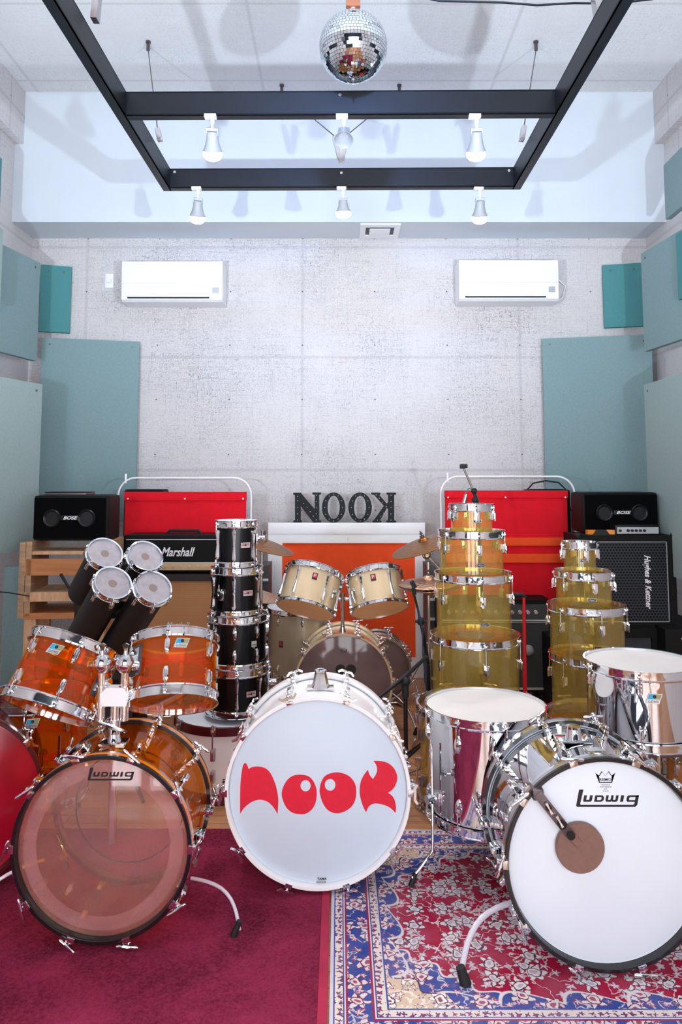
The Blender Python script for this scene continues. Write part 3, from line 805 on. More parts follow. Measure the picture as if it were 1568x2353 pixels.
MB().box(-w * .52, w * .52, -l * .42, l * .5, -.016, -.008, bev=.003).build('louvre', M['white2'], o)

# ------------------------------------------------------------------ hanging steel frame with spotlights
ZT = W(785, 430, 4.5).z
o = thing('lighting_frame', 'black steel lighting frame hung level below the ceiling', 'lighting frame', (0.0135, 4.5, ZT), (0, 0, R(-0.6)))
HB = 0.125
def chan(L0, L1, along, web, out):
    """C channel: web plate plus flanges; along x or y"""
    b = MB(); t = .008; fw = .052
    if along == 'x':
        b.box(L0, L1, web, web + out * t if out > 0 else web, 0, HB) if out > 0 else b.box(L0, L1, web - t, web, 0, HB)
        y0, y1 = sorted((web, web + out * fw))
        b.box(L0, L1, y0, y1, 0, t); b.box(L0, L1, y0, y1, HB - t, HB)
    else:
        x0, x1 = sorted((web, web + out * t)); b.box(x0, x1, L0, L1, 0, HB)
        x0, x1 = sorted((web, web + out * fw))
        b.box(x0, x1, L0, L1, 0, t); b.box(x0, x1, L0, L1, HB - t, HB)
    return b
XW = 1.132 - 0.052
chan(-XW, XW, 'x', 0, 1).build('cross_beam', M['truss'], o, smooth=0)
chan(-XW, XW, 'x', -0.93, 1).build('cross_beam', M['truss'], o, smooth=0)
chan(-3.6, 0.052, 'y', -XW, -1).build('side_beam', M['truss'], o, smooth=0)
chan(-3.6, 0.052, 'y', XW, 1).build('side_beam', M['truss'], o, smooth=0)
bolt = MB().cyl(.009, 0, .008, 6, RX(R(90))).mesh('bolt', M['chrome2'])
for x, y, z in ((0.0, 0, .09), (0.0, -.93, .10), (-XW + .03, 0, .1), (XW - .03, 0, .1)): put('bolt', bolt, o, (x, y, z))

def spotlight(label, u, v, Y, vb, aim=(0, -0.15), big=1.0, lit=True):
    """track spotlight hanging from a cross beam: adaptor, stem, yoke, flared can, bulb"""
    p = W(u, v, Y + 0.01)
    o = thing('spotlight', label, 'spotlight', (p.x, Y + 0.01, ZT), group='white spotlights under the lighting frame')
    MB().box(-.030, .030, -.018, .018, -.016, 0.002, bev=.003).build('adaptor', M['white2'], o)
    MB().cyl(.010, -.042, -.014, 12, T(.010, 0, 0)).cyl(.006, -.075, -.04, 10, T(.010, 0, 0)).build('stem', M['white2'], o)
    L = -(W(u, vb, Y).z - ZT) - .075
    mx = T(.010, 0, -.072) @ RX(aim[1]) @ RY(aim[0])
    b = MB(); b.box(-.030, .030, -.008, .008, -.010, .006, mx, bev=.003)
    b.box(-.030, -.025, -.008, .008, -.03, 0, mx); b.box(.025, .030, -.008, .008, -.03, 0, mx)
    b.build('yoke', M['canwhite'], o)
    k = L
    MB().lathe([(0, -.012), (.024, -.012), (.029, -.020), (.030, -k * .35), (.038, -k * .58), (.050, -k * .78), (.047, -k * .78), (.035, -k * .56), (.026, -k * .4), (0, -k * .4)], 32, mx).build('lamp_can', M['canwhite'], o)
    if lit: MB().lathe([(0, -k * .45), (.025, -k * .50), (.045, -k * .78), (.050, -k * .88), (.046, -k * 1.0), (.032, -k * 1.10), (.014, -k * 1.14), (0, -k * 1.15)], 24, mx).build('bulb', M['ledlit'], o)
    return o, (mx @ Vector((0, 0, -k))) + Vector((p.x, Y, ZT))
YM = 4.5 - .93
spots = [('white spotlight under the front cross beam, left one with a bright bulb', 484, 262, YM, 356, (0.06, .55)),
         ('white spotlight under the middle of the front cross beam, turned away so no bulb shows', 786, 262, YM, 345, (0.02, -.5)),
         ('white spotlight under the front cross beam, right one with a bright bulb', 1091, 262, YM, 356, (-0.05, .55)),
         ('white spotlight under the rear cross beam, leftmost with a bright bulb', 452, 432, 4.5, 505, (0.10, .45)),
         ('white spotlight under the middle of the rear cross beam with a bright bulb', 785, 432, 4.5, 494, (-0.03, .2)),
         ('white spotlight under the rear cross beam, rightmost with a bright bulb', 1100, 432, 4.5, 505, (-0.03, .45))]
for i, (lb, u, v, Y, vb, aim) in enumerate(spots):
    so, q = spotlight(lb, u, v, Y, vb, aim, lit=(i != 1))
    if i == 1: lamp('spot_beam', 'SPOT', q + Vector((0, .02, -.02)), (0.35, 6.0, 1.7), 22, (1, .86, .74), .03, 70, blend=1)
    else: lamp('spot_beam', 'SPOT', q + Vector((0, -.03, -.03)), (q.x * .9, q.y - .9, .3), 36, (1, .93, .86), .03, 95, blend=1)

def hanger(label, cpt, top, bot, Y, size=1.0, w=.0035):
    """steel wire from a ceiling hook down to a turnbuckle box fixed on the frame"""
    c = WZ(cpt[0], cpt[1], CEIL); t = W(top[0], top[1], Y); b = W(bot[0], bot[1], Y)
    o = thing('wire_hanger', label, 'wire hanger', (c.x, c.y, CEIL), group='wire hangers of the lighting frame')
    k = Vector(c)
    k.z = CEIL
    MB().cyl(.018, -.012, 0, 12).box(-.012, .012, -.006, .006, -.07, -.008, bev=.003).build('ceiling_hook', M['gunmetal'], o)
    MB().tube([(0, 0, -.06), t - k], w, 6).build('wire', M['gunmetal'], o)
    d = b - t; b.z = max(b.z, ZT + HB); L = (t - b).length; mx = Matrix.Translation(b - k) @ (t - b).to_track_quat('Z', 'Y').to_matrix().to_4x4()
    q = MB(); q.box(-.024, .024, -.014, .014, L * .0, L * .95, mx, bev=.004); q.cyl(.005, 0, L, 8, mx); q.build('turnbuckle', M['chrome2'], o)
hanger('wire hanger over the left side beam near the front cross beam', (341, 95), (362, 296), (367, 350), 4.12)
hanger('wire hanger over the right side beam near the front cross beam', (1232, 95), (1205, 290), (1200, 350), 4.12)
hanger('wire hanger at the left photo top, its silver turnbuckle beside the side beam', (240, -120), (226, -30), (218, 58), 3.0)
hanger('wire hanger at the right photo top, its silver turnbuckle beside the side beam', (1350, -120), (1366, -30), (1378, 60), 3.0)
hanger('left of two slanting wire hangers meeting above the middle of the rear cross beam', (648, 195), (768, 312), (783, 372), 4.52)
hanger('right of two slanting wire hangers meeting above the middle of the rear cross beam', (918, 195), (796, 312), (786, 372), 4.52)

# ------------------------------------------------------------------ mirror ball
bp = W(812, 108, 3.45); br = 76 * 3.7 / F
o = thing('mirror_ball', 'round mirror ball hanging in front of the lighting frame', 'mirror ball', (bp.x, bp.y, bp.z - br), (0, 0, 0))
MB().sphere(br * .985, T(0, 0, br), 48).build('ball', M['ballcore'], o)
b = MB(); rows = 34; rnd = random.Random(3)
for i in range(rows):
    la = -PI / 2 + PI * (i + .5) / rows; dl = PI / rows
    n = max(6, int(2 * PI * math.cos(la) / dl * .96)); da = 2 * PI / n
    for j in range(n):
        lo = j * da + i * .37
        c = Vector((math.cos(la) * math.cos(lo), math.cos(la) * math.sin(lo), math.sin(la)))
        e = Vector((-math.sin(lo), math.cos(lo), 0)); nn = c.cross(e)
        nr = (c + e * rnd.uniform(-.02, .02) + nn * rnd.uniform(-.02, .02)).normalized()
        e = (e - nr * e.dot(nr)).normalized(); up = nr.cross(e)
        ce = c * br + Vector((0, 0, br)); hw = br * math.cos(la) * da * .455; hh = br * dl * .455
        b.add([tuple(ce + e * sx * hw + up * sy * hh + nr * q) for q in (0.0, .0015) for sx, sy in ((-1, -1), (1, -1), (1, 1), (-1, 1))],
              [(4, 5, 6, 7), (0, 1, 5, 4), (1, 2, 6, 5), (2, 3, 7, 6), (3, 0, 4, 7)])
b.build('mirror_tiles', M['mirror'], o, smooth=0)
MB().cyl(.028, 2 * br - .004, 2 * br + .03, 20).build('cap', M['chrome'], o)
MB().cyl(.0035, -.03, .01, 8).cyl(.012, -.008, .006, 12).build('bottom_pin', M['chrome'], o)
MB().cyl(.004, 2 * br + .02, CEIL - (bp.z - br) - .12, 8).build('hanging_rod', M['chrome2'], o)
MB().box(-.035, .035, -.035, .035, 2 * br + .025, 2 * br + .075, bev=.006).build('rotor_housing', pm('copper brown plastic', 'a0603c', .5), o)
MB().cyl(.055, CEIL - (bp.z - br) - .12, CEIL - (bp.z - br), 24).build('ceiling_motor', M['chrome2'], o)
tag(MB().tube([W(u, v, 3.2) for u, v in ((960, -8), (1010, 2), (1090, 4), (1160, 6), (1235, 12), (1320, 7), (1400, 8), (1440, 5), (1500, -2), (1560, -20))], .005, 6).build('cable', M['cordblack']), 'thin dark cable strung across the photo top right of the mirror ball', 'cable')

# ------------------------------------------------------------------ carpets
x0, x1, y0, y1 = -2.45, -0.034, 1.0, 3.31
o = thing('carpet', 'plain burgundy carpet under the left half of the drums', 'carpet', ((x0 + x1) / 2, (y0 + y1) / 2, 0.0005))
hw, hl = (x1 - x0) / 2, (y1 - y0) / 2
MB().box(-hw, hw - .028, -hl, hl, 0, .008, bev=.002).build('pile', pile_rug(), o)
MB().box(hw - .028, hw, -hl, hl, 0, .0095, bev=.003).build('binding', pm('crimson edge binding', 'b02348', .9, var=.12, vscale=14, bump=.3, bscale=300), o)['label'] = 'brighter crimson edge strip'
x0, x1, y0, y1 = -0.028, 2.30, 2.06, 3.30
pr_ = MB().box(-(x1 - x0) / 2, (x1 - x0) / 2, -(y1 - y0) / 2, (y1 - y0) / 2, 0, .008, bev=.002).build('oriental_carpet', persian((x1 - x0) / 2, (y1 - y0) / 2), loc=((x0 + x1) / 2, (y0 + y1) / 2, .0005))
tag(pr_, 'patterned oriental carpet, crimson field with cream flowers and a blue border, under the steel drums', 'carpet')
FZ = 0.0085

# ================================================================== FRONT ROW OF BASS DRUMS
def wlocal(parent, o):
    """o was modelled in world coordinates; hang it under parent without moving it"""
    m = Matrix.Translation(parent.location) @ parent.rotation_euler.to_matrix().to_4x4()
    o.parent = parent; o.matrix_local = m.inverted()
    return o
def spur(parent, p0, p1, bow, mat, r=.006):
    a, b = Vector(p0), Vector(p1); pts = []
    for i in range(11):
        t = i / 10; q = a.lerp(b, t) + Vector(bow) * math.sin(PI * t * .85) * (1 - t * .3); pts.append(q)
    o = wlocal(parent, MB().tube(pts, r, 10).build('spur', mat))
    tip = MB().tube([pts[-1] + Vector((0, 0, .03)), b], [r * 1.5, r * 2], 12).build('rubber_tip', M['rubber'])
    tip.parent = o
    return o

# amber bass drum
AX, AY = -0.767, 2.49
UP = 0.012
ab = bass('bass_drum', 'see-through amber bass drum with clear front skin and black script, on the burgundy carpet', .272, .335, (AX, AY + .335 + .028, .292 + FZ + UP),
          M['amber'], hoopmats=[M['darkwood'], M['orange'], M['chrome2']], front=M['clearhead'], rear=M['clearamb'], fring=M['hazyring'], frontlabel='clear pinkish front skin', lugz=.075)  # pale rear band on the dark hoops paints in a reflected highlight
L = ludwig_logo(ab, .148, (0.022, .206, .335 + .0065), M['ink'])
put('tone_ring', MB().lathe([(.198, -.009), (.203, -.009), (.203, -.006), (.198, -.006)], 72, closed=True).mesh('tone_ring', M['darkwood']), ab, (-.01, -.02, 0))
spur(ab, W(440, 2018, 2.72), WZ(537, 2150, FZ), (.06, 0, .05), M['clearacry'])
spur(ab, (AX - .26, 2.7, .18), (AX - .46, 2.50, FZ), (-.06, 0, .05), M['clearacry'])
MB().box(-.0255, .0255, -.0165, .0165, .0, .001, T(0, .2725, .20) @ RX(R(-90)), bev=.0004).build('badge', M['silverplate'], ab)
# tom holder on top of it
mc = W(262, 1700, 2.66); mx_ = mc.x
zt = .292 + FZ + UP + .272
b = MB()
b.box(mx_ - .045, mx_ + .045, 2.63, 2.70, zt - .004, zt + .006, bev=.003)
b.cyl(.024, zt, zt + .035, 24, T(mx_, 2.665, 0), r2=.019)
wlocal(ab, b.build('mount_plate', M['chrome']))
zb_, zc_ = zt + .03, W(262, 1600, 2.665).z
b = MB().cyl(.016, zb_ - .36, zc_ + .02, 20, T(mx_, 2.665, 0))
b.cyl(.021, zb_ + .002, zb_ + .05, 20, T(mx_, 2.665, 0))
b.tube([(mx_ - .05, 2.645, zb_ + .048), (mx_, 2.64, zb_ + .03), (mx_ + .05, 2.645, zb_ + .012)], [.004, .009, .004], 8)
wlocal(ab, b.build('holder_post', M['chrome']))
b = MB().prism([[(-.042, -.028), (.042, -.028), (.05, .012), (.028, .034), (-.028, .034), (-.05, .012)]], -.022, .022, T(mx_ + .002, 2.665, zc_) @ RX(R(90)))
wlocal(ab, b.build('holder_block', M['white2']))
for sgn, uu in ((-1, 233), (1, 287)):
    q = W(uu, 1590, 2.665); b = MB()
    zl, zh = W(uu, 1655, 2.665).z, W(uu, 1535, 2.665).z
    b.cyl(.015, zl, zh, 20, T(q.x, 2.665, 0)); b.cyl(.021, zc_ - .035, zc_ + .035, 20, T(q.x, 2.665, 0))
    b.lathe([(0, zh - .014), (.020, zh - .014), (.034, zh + .006), (.034, zh + .024), (.022, zh + .042), (.008, zh + .046), (.006, zh + .06), (0, zh + .062)], 24, T(q.x, 2.665, 0))
    b.prism([[(-.004, 0), (.004, 0), (.012, .022), (0, .028), (-.012, .022)]], -.004, .004, T(q.x, 2.665, zh + .058) @ RX(R(90)))
    b.tube([(q.x, 2.665, zh + .016), (q.x + sgn * .045, 2.675, zh + .006)], [.022, .019], 14)
    wlocal(ab, b.build('tom_arm', M['chrome']))

# amber toms
def tilted(name, label, r, h, cu, cv, Y, back, roll, shell, yaw=0.0, **k):
    ax = Vector((math.sin(roll), math.sin(back) * math.cos(roll), math.cos(back) * math.cos(roll)))
    q = ax.to_track_quat('Z', 'Y').to_matrix().to_4x4() @ RZ(yaw)
    c = W(cu, cv, Y); loc = c - ax * h / 2
    o = drum(name, label, r, h, loc, shell, rot=q, **k)
    return o, q
def face_angle(o, target=(0, 0, EYE)):
    """angle round the drum that points at the camera side"""
    m = o.rotation_euler.to_matrix().inverted(); d = m @ (Vector(target) - o.location)
    return math.atan2(d.y, d.x)
lt, q = tilted('tom_drum', 'left of the two see-through amber toms, tilted on the amber bass drum', .160, .225, 143, 1556, 2.74, R(29), R(14), M['amber'],
            head=M['clearamb'], under=M['clearamb'], style='tear', n=6, ring=M['amberring'], mid=.058, ph=0)
fa = face_angle(lt)
for c in [c for c in lt.children if c.name.startswith('lug')]: c.rotation_euler.z += fa + R(4)
ludwig_badge(lt, .160, fa - R(22), .168, 1.0)
rt, q = tilted('tom_drum', 'right of the two see-through amber toms, tilted on the amber bass drum', .153, .215, 400, 1543, 2.78, R(29), R(-4), M['amber'],
            head=M['clearamb'], under=M['clearamb'], style='tear', n=6, ring=M['amberring'], mid=.058)
fb = face_angle(rt)
for c in [c for c in rt.children if c.name.startswith('lug')]: c.rotation_euler.z += fb - R(10)
ludwig_badge(rt, .153, fb + R(8), .165, 1.0)
for dr, an, rr in ((lt, fa + R(52), .160), (rt, fb - R(58), .153)):
    b = MB(); a = T(rr + .002, 0, .125) @ RY(R(90))
    b.box(-.055, .055, -.036, .036, 0, .006, a, bev=.006)
    b.cur = 1; b.box(-.040, .040, -.026, .026, .006, .012, a, bev=.004); b.cyl(.020, .010, .040, 20, a, r2=.015); b.cyl(.0045, .010, .016, 8, a @ T(.03, .016, 0)); b.cyl(.0045, .010, .016, 8, a @ T(-.03, -.016, 0))
    b.build('mount_bracket', [M['gunmetal'], M['chrome']], dr, rot=(0, 0, an))

# white bass drum in the middle
NX, NY, NR = -0.0785, 2.80, .320
nb = bass('bass_drum', 'large white bass drum with red letters on its front skin, middle of the front row', NR, .305, (NX, NY + .305 + .028, NR + .020 + FZ + UP),
          M['white'], hoopmats=[M['white'], M['white'], M['white']], front=M['nookhead'], rear=M['whitehead'], handle='wing', lugz=.06, twist=R(90), ph=R(90) + R(18.0), n=10, frontlabel='pale grey coated front skin')
ZC = NR + .020 + FZ + UP; FY = NY + .305 + .028 - (.305 + .006)
def L2(px, py):
    q = W(480 + px / 3.0154, 1520 + py / 3.0154, FY - .001); return (q.x - NX, q.z - ZC)
def blob(pts): # smooth closed outline (Catmull-Rom)
    out = []; n = len(pts)
    for i in range(n):
        p0, p1, p2, p3 = (Vector(pts[(i + k) % n]) for k in (-1, 0, 1, 2))
        for t in (0, .25, .5, .75):
            out.append(tuple(.5 * ((2 * p1) + (p2 - p0) * t + (2 * p0 - 5 * p1 + 4 * p2 - p3) * t * t + (3 * p1 - p0 - 3 * p2 + p3) * t ** 3)))
    return out
def seg(pts, corners):
    """smooth between listed corner indices, sharp at corners"""
    out = []; n = len(pts)
    for i in range(n):
        p1, p2 = Vector(pts[i]), Vector(pts[(i + 1) % n])
        p0 = p1 * 2 - p2 if i in corners else Vector(pts[i - 1])
        p3 = p2 * 2 - p1 if (i + 1) % n in corners else Vector(pts[(i + 2) % n])
        for t in (0, .25, .5, .75):
            out.append(tuple(.5 * ((2 * p1) + (p2 - p0) * t + (2 * p0 - 5 * p1 + 4 * p2 - p3) * t * t + (3 * p1 - p0 - 3 * p2 + p3) * t ** 3)))
    return out
nn_ = [(217, 1055), (218, 880), (225, 790), (236, 725), (252, 703), (268, 722), (275, 745), (305, 731), (345, 728), (395, 742), (430, 778), (460, 845), (475, 905), (482, 965), (477, 1058), (455, 1020), (425, 985), (390, 965), (350, 958), (300, 972), (250, 1010)]
o1 = [(505, 915), (520, 860), (550, 815), (590, 790), (640, 785), (690, 795), (725, 830), (745, 880), (748, 930), (738, 985), (710, 1030), (670, 1055), (630, 1058), (580, 1048), (540, 1015), (515, 965)]
o2 = [(768, 890), (778, 840), (800, 800), (835, 778), (890, 768), (940, 778), (985, 805), (1015, 850), (1023, 905), (1015, 960), (990, 1005), (950, 1035), (900, 1052), (860, 1048), (820, 1025), (790, 980), (773, 930)]
kk = [(1140, 688), (1190, 690), (1240, 703), (1280, 735), (1303, 780), (1306, 820), (1290, 865), (1268, 893), (1242, 910), (1272, 932), (1290, 965), (1298, 1010), (1295, 1050), (1265, 1020), (1230, 1000), (1190, 988), (1145, 985), (1110, 1005), (1090, 1045), (1068, 1000), (1050, 940), (1046, 890), (1052, 840), (1070, 795), (1103, 750), (1115, 785), (1138, 815), (1160, 780), (1167, 745), (1158, 712)]
def el(cx, cy, rx, ry): return [(cx + rx * math.cos(t * PI / 14), cy + ry * math.sin(t * PI / 14)) for t in range(28)]
Z0 = .305 + .006
for nm, loops in (('letter', [seg(nn_, {0, 6, 14})]), ('letter', [blob(o1), el(671, 861, 35, 39)]), ('letter', [blob(o2), el(841, 855, 37, 41)]), ('letter', [seg(kk, {0, 8, 12, 18, 24, 26})])):
    MB().prism([[L2(*p) for p in l] for l in loops], Z0 + .0002, Z0 + .0008).build(nm, M['logored'], nb, smooth=0)['label'] = 'red vinyl letter on the front skin'
def skin_text(par, s, px, py, w, h, z, **k):
    q = L2(px, py); return text('maker_mark', s, w, h, M['ink'], par, (q[0], q[1], z), (0, 0, 0), depth=.0005, **k)
skin_text(nb, 'TAMA', 784, 1506, .034, .0085, Z0 + .0006, bold=.03, shear=.2)
x_, y_ = L2(778, 1522)
MB().box(x_ - .017, x_ + .018, y_ - .0012, y_, Z0, Z0 + .0008).box(x_ - .017, x_ + .018, y_ - .0062, y_ - .005, Z0, Z0 + .0008).build('maker_mark', M['ink'], nb, smooth=0)
skin_text(nb, 'MADE BY HOSHINO GAKKI', 778, 1546, .028, .0018, Z0 + .0006)
b = MB(); q = T(0.005, NR, .150) @ RX(R(-90))   # chrome tom receiver on top
b.box(-.052, .052, -.030, .030, 0, .008, q, bev=.004)
b.lathe([(.040, .006), (.032, .02), (.022, .062), (.024, .072), (.017, .075), (.012, .072), (.012, .03), (0, .03)], 8, q)
b.build('tom_receiver', M['chrome'], nb)

# steel bass drum
SXc, SY, SR = .815, 2.355, .293
sb = bass('bass_drum', 'mirror steel bass drum with white front skin and black script, standing front right', SR, .335, (SXc, SY + .335 + .028, SR + .020 + FZ + UP),
          M['steel'], hoopmats=[M['darkwood'], M['chrome2'], M['chrome']], front=M['whitehead'], rear=M['whitehead'], lugz=.075, n=10, twist=R(70), frontlabel='white coated front skin')
SZc = SR + .020 + FZ + UP; SFY = SY + .028 - .006; ZS = .335 + .006
def S2(u, v):
    q = W(u, v, SFY - .001); return (q.x - SXc, q.z - SZc)
a = S2(1397, 1852); ludwig_logo(sb, .190, (a[0] + .003, a[1] - .003, ZS + .0002), M['ink'])
a = S2(1392, 1786)
cr = MB()
ol = [(-.031, .013), (-.020, -.017), (.020, -.017), (.031, .013), (.020, .004), (.011, .018), (0, .004), (-.011, .018), (-.020, .004)]
inn = [(x * .90, y * .84) for x, y in ol]
cr.prism([ol, inn[::-1]], 0, .0006); cr.build('maker_mark', M['ink'], sb, smooth=0, loc=(a[0], a[1], ZS + .0002))
text('maker_mark', 'REMO', .036, .0085, M['ink'], sb, (a[0], a[1] - .007, ZS + .0006), (0, 0, 0), depth=.0005, bold=.01)
for i, (s_, w_) in enumerate((('WEATHERKING', .028), ('COATED AMBASSADOR', .036), ('BASS', .010), ('MADE IN USA', .018))):
    text('maker_mark', s_, w_, .0025, M['grey'], sb, (a[0], a[1] - .023 - i * .006, ZS + .0006), (0, 0, 0), depth=.0004)
spur(sb, W(1176, 2075, 2.50), WZ(1071, 2262, FZ), (-.05, 0, .06), M['clearacry'], .009)
spur(sb, (SXc + .29, 2.55, .2), (SXc + .47, 2.40, FZ), (.05, 0, .05), M['clearacry'], .009)
# clamp-on muffler: flat arm from the hoop to a round pad
q0, q1, q2 = S2(1233, 1818), S2(1303, 1905), S2(1330, 1942)
def bar(b, p, q, w, z0, z1, ext=0.0):
    d = Vector((q[0] - p[0], q[1] - p[1])); L_ = d.length; an = math.atan2(d.y, d.x)
    b.box(-ext, L_ + ext, -w / 2, w / 2, z0, z1, T(p[0], p[1], 0) @ RZ(an), bev=.0015)
b = MB(); bar(b, q0, q1, .028, ZS + .034, ZS + .038, .008); b.box(q0[0] - .018, q0[0] + .014, q0[1] - .014, q0[1] + .018, ZS - .02, ZS + .036, bev=.003)
arm = b.build('muffler_arm', M['gunmetal'], sb)
b = MB(); bar(b, q1, S2(1325, 1930), .022, ZS + .028, ZS + .033, .006); b.build('extension_arm', M['pad'], arm)
b = MB()
for t, s_ in ((.28, .009), (.72, .013), (1.0, .012)): b.cyl(s_, ZS + .036, ZS + .047, 20, T(q0[0] + (q1[0] - q0[0]) * t, q0[1] + (q1[1] - q0[1]) * t, 0))
b.build('knob', M['blackmetal'], arm)
b = MB(); d_ = Vector((q1[0] - q0[0], q1[1] - q0[1])); 
for t in (.28, .62): b.prism([[(-.004, -.018), (.004, -.018), (.002, 0), (.004, .018), (-.004, .018), (-.002, 0)]], ZS + .046, ZS + .052, T(q0[0] + d_.x * t, q0[1] + d_.y * t, 0) @ RZ(.5))
b.build('wing_nut', M['chrome'], arm)
MB().lathe([(0, ZS + .004), (.072, ZS + .004), (.074, ZS + .008), (.074, ZS + .020), (.072, ZS + .023), (0, ZS + .023)], 64, T(q2[0], q2[1], 0)).build('muffler_pad', M['pad'], arm)
b = MB(); q = T(-.03, SR, .155) @ RX(R(-90))
b.box(-.055, .055, -.034, .034, 0, .008, q, bev=.004); b.cyl(.028, .006, .045, 24, q, r2=.023); b.cyl(.024, .04, .048, 24, q)
b.prism([[(-.005, 0), (.005, 0), (.012, .03), (-.012, .03)]], -.003, .003, T(-.07, SR + .015, .13))
b.build('tom_receiver', M['chrome'], sb)
o_ = MB().box(-.0255, .0255, -.0165, .0165, .0, .001, T(.01, SR + .0005, .235) @ RX(R(-90)), bev=.0004).build('badge', M['silverplate'], sb)

# red bass drum cut by the left edge
_n = Vector((math.sin(R(22)), -math.cos(R(22)), 0))
_rb = Vector((-1.392, 2.73, .32 + FZ + UP)) - _n * .328
rb = bass('bass_drum', 'glossy dark red bass drum cut off by the left edge of the photo', .30, .30, _rb, M['maroon'], rot=(R(90), 0, R(22)),
          hoopmats=[M['maroon'], M['chrome2'], M['maroon']], front=M['redhead'], rear=M['redhead'], handle='wing', twist=R(90), frontlabel='glossy red front skin')

# ================================================================== SECOND ROW
def upright(name, label, r, h, u, vtop, Y, shell, **k):
    c = W(u, vtop, Y)
    return drum(name, label, r, h, (c.x, Y, c.z - h), shell, **k)
def legs(o, r, h, n=3, ph=0.5, zfoot=None, bend=True):
    z0 = o.location.z
    for i in range(n):
        a = ph + 2 * PI * i / n; c, s_ = math.cos(a), math.sin(a); q = r + .022
        b = MB().tube([(q * c, q * s_, h * .72), (q * c, q * s_, -z0 * .45), ((q + .05) * c, (q + .05) * s_, -z0 + .07), ((q + .09) * c, (q + .09) * s_, -z0 + FZ + .03)], .0055, 8)
        l = b.build('leg', M['chrome'], o)
        MB().tube([((q + .075) * c, (q + .075) * s_, -z0 + FZ + .045), ((q + .095) * c, (q + .095) * s_, -z0 + FZ + .001)], [.009, .011], 10).build('rubber_foot', M['rubber'], l)
        b = MB(); mx = RZ(a) @ T(r, 0, h * .22); b.box(-.001, .014, -.022, .022, -.022, .022, mx, bev=.004); b.cyl(.017, .0, .034, 16, mx @ T(.012, 0, 0) @ RY(R(90))); b.box(.03, .034, -.004, .004, -.02, .02, mx @ RX(.5), bev=.001)
        b.build('leg_bracket', M['chrome'], o)

# steel floor tom
ft = upright('floor_tom', 'mirror steel floor tom with worn white top skin beside the white bass drum', .226, .395, 1115, 1622, 3.0, M['steel'], cat='floor tom',
             head=M['worn'], under=M['clearhead'], style='bullet', n=8, ph=R(8), mid=.085)
legs(ft, .226, .395, 3, R(205))
# steel tom on stand
st = upright('tom_drum', 'mirror steel tom with slanted badge on a stand, cut by the right photo edge', .200, .268, 1470, 1521, 2.98, M['steel'],
             head=M['worn'], under=M['clearhead'], style='tear', n=6, ph=R(-112), mid=.055)
fa = face_angle(st); ludwig_badge(st, .200, fa + R(13), .185, 1.05)
MB().cyl(.017, .199, .207, 24, RZ(fa + R(14)) @ T(0, 0, .232) @ RY(R(90))).cyl(.011, .205, .212, 20, RZ(fa + R(14)) @ T(0, 0, .232) @ RY(R(90))).build('vent_knob', M['chrome'], st)
p = st.location
o = thing('tom_stand', 'chrome stand whose bracket holds up the steel tom', 'drum stand', (p.x, p.y + .02, 0))
zz = p.z - .03
MB().cyl(.013, .12, zz - .10, 16).cyl(.018, .30, .36, 16).build('pole', M['chrome'], o)
b = MB(); b.box(-.20, .20, -.009, .009, zz - .075, zz - .045, RZ(.12), bev=.004); b.cyl(.02, zz - .11, zz - .06, 16)
for q in (-.16, -.05, .06, .17): b.cyl(.008, -.014, -.008, 10, RZ(.12) @ T(q, 0, zz - .06) @ RX(R(90)) @ T(0, 0, .018))
b.build('bracket', M['gunmetal'], o)
for a in (.6, 2.6, 4.6):
    c, s_ = math.cos(a), math.sin(a)
    MB().tube([(.17 * c, .17 * s_, zz - .06), (.228 * c, .228 * s_, zz - .05), (.232 * c, .232 * s_, zz + .02)], .006, 8).build('basket_arm', M['chrome'], o)
stand_legs(o, .34, .30, .008, M['chrome'], .5)

# amber floor tom behind left
fl = upright('floor_tom', 'large see-through amber floor tom behind the left amber tom', .205, .40, 85, 1596, 3.20, M['amber'], cat='floor tom',
             head=M['clearamb'], under=M['clearamb'], style='tear', n=8, ph=R(10), mid=.085, ring=M['amberring'])
fa = face_angle(fl); ludwig_badge(fl, .205, fa - R(4), .345, 1.05)
legs(fl, .205, .40, 3, R(75))
# clear floor tom shell behind the steel floor tom handled by the yellow base drum below

# octobans
def octo(label, u, v, Y, L, group='long black tube drums'):
    ax = Vector((.50, -.60, .66)).normalized()
    q = ax.to_track_quat('Z', 'Y').to_matrix().to_4x4(); c = W(u, v, Y)
    o = drum('tube_drum', label, .076, L, c - ax * L, M['octoban'], rot=q, head=M['greyskin'], style='tear', n=6, bottom=False, dot=.020, mid=.05, ph=.4, group=group)
    return o
oc = [octo('black tube drum of the upper pair, the one nearer the wooden shelf', 241, 1272, 3.62, .34),
      octo('black tube drum of the upper pair, the one nearer the black amplifier head', 334, 1279, 3.62, .34),
      octo('black tube drum of the lower pair, the one nearer the wooden shelf', 259, 1341, 3.42, .50),
      octo('black tube drum of the lower pair, the one nearer the tan amplifier cabinet', 352, 1351, 3.42, .60)]
p = W(300, 1400, 3.72)
o = thing('tube_drum_stand', 'black metal stand carrying the four black tube drums', 'drum stand', (p.x - .05, 3.78, 0))
MB().cyl(.016, .1, p.z + .02, 16).build('pole', M['blackmetal'], o)
MB().box(-.16, .16, -.012, .012, p.z - .02, p.z + .015, bev=.004).box(-.012, .012, -.2, .04, p.z - .02, p.z + .012, bev=.004).build('cross_arm', M['blackmetal'], o)
stand_legs(o, .3, .28, .009, M['blackmetal'], 1.2)

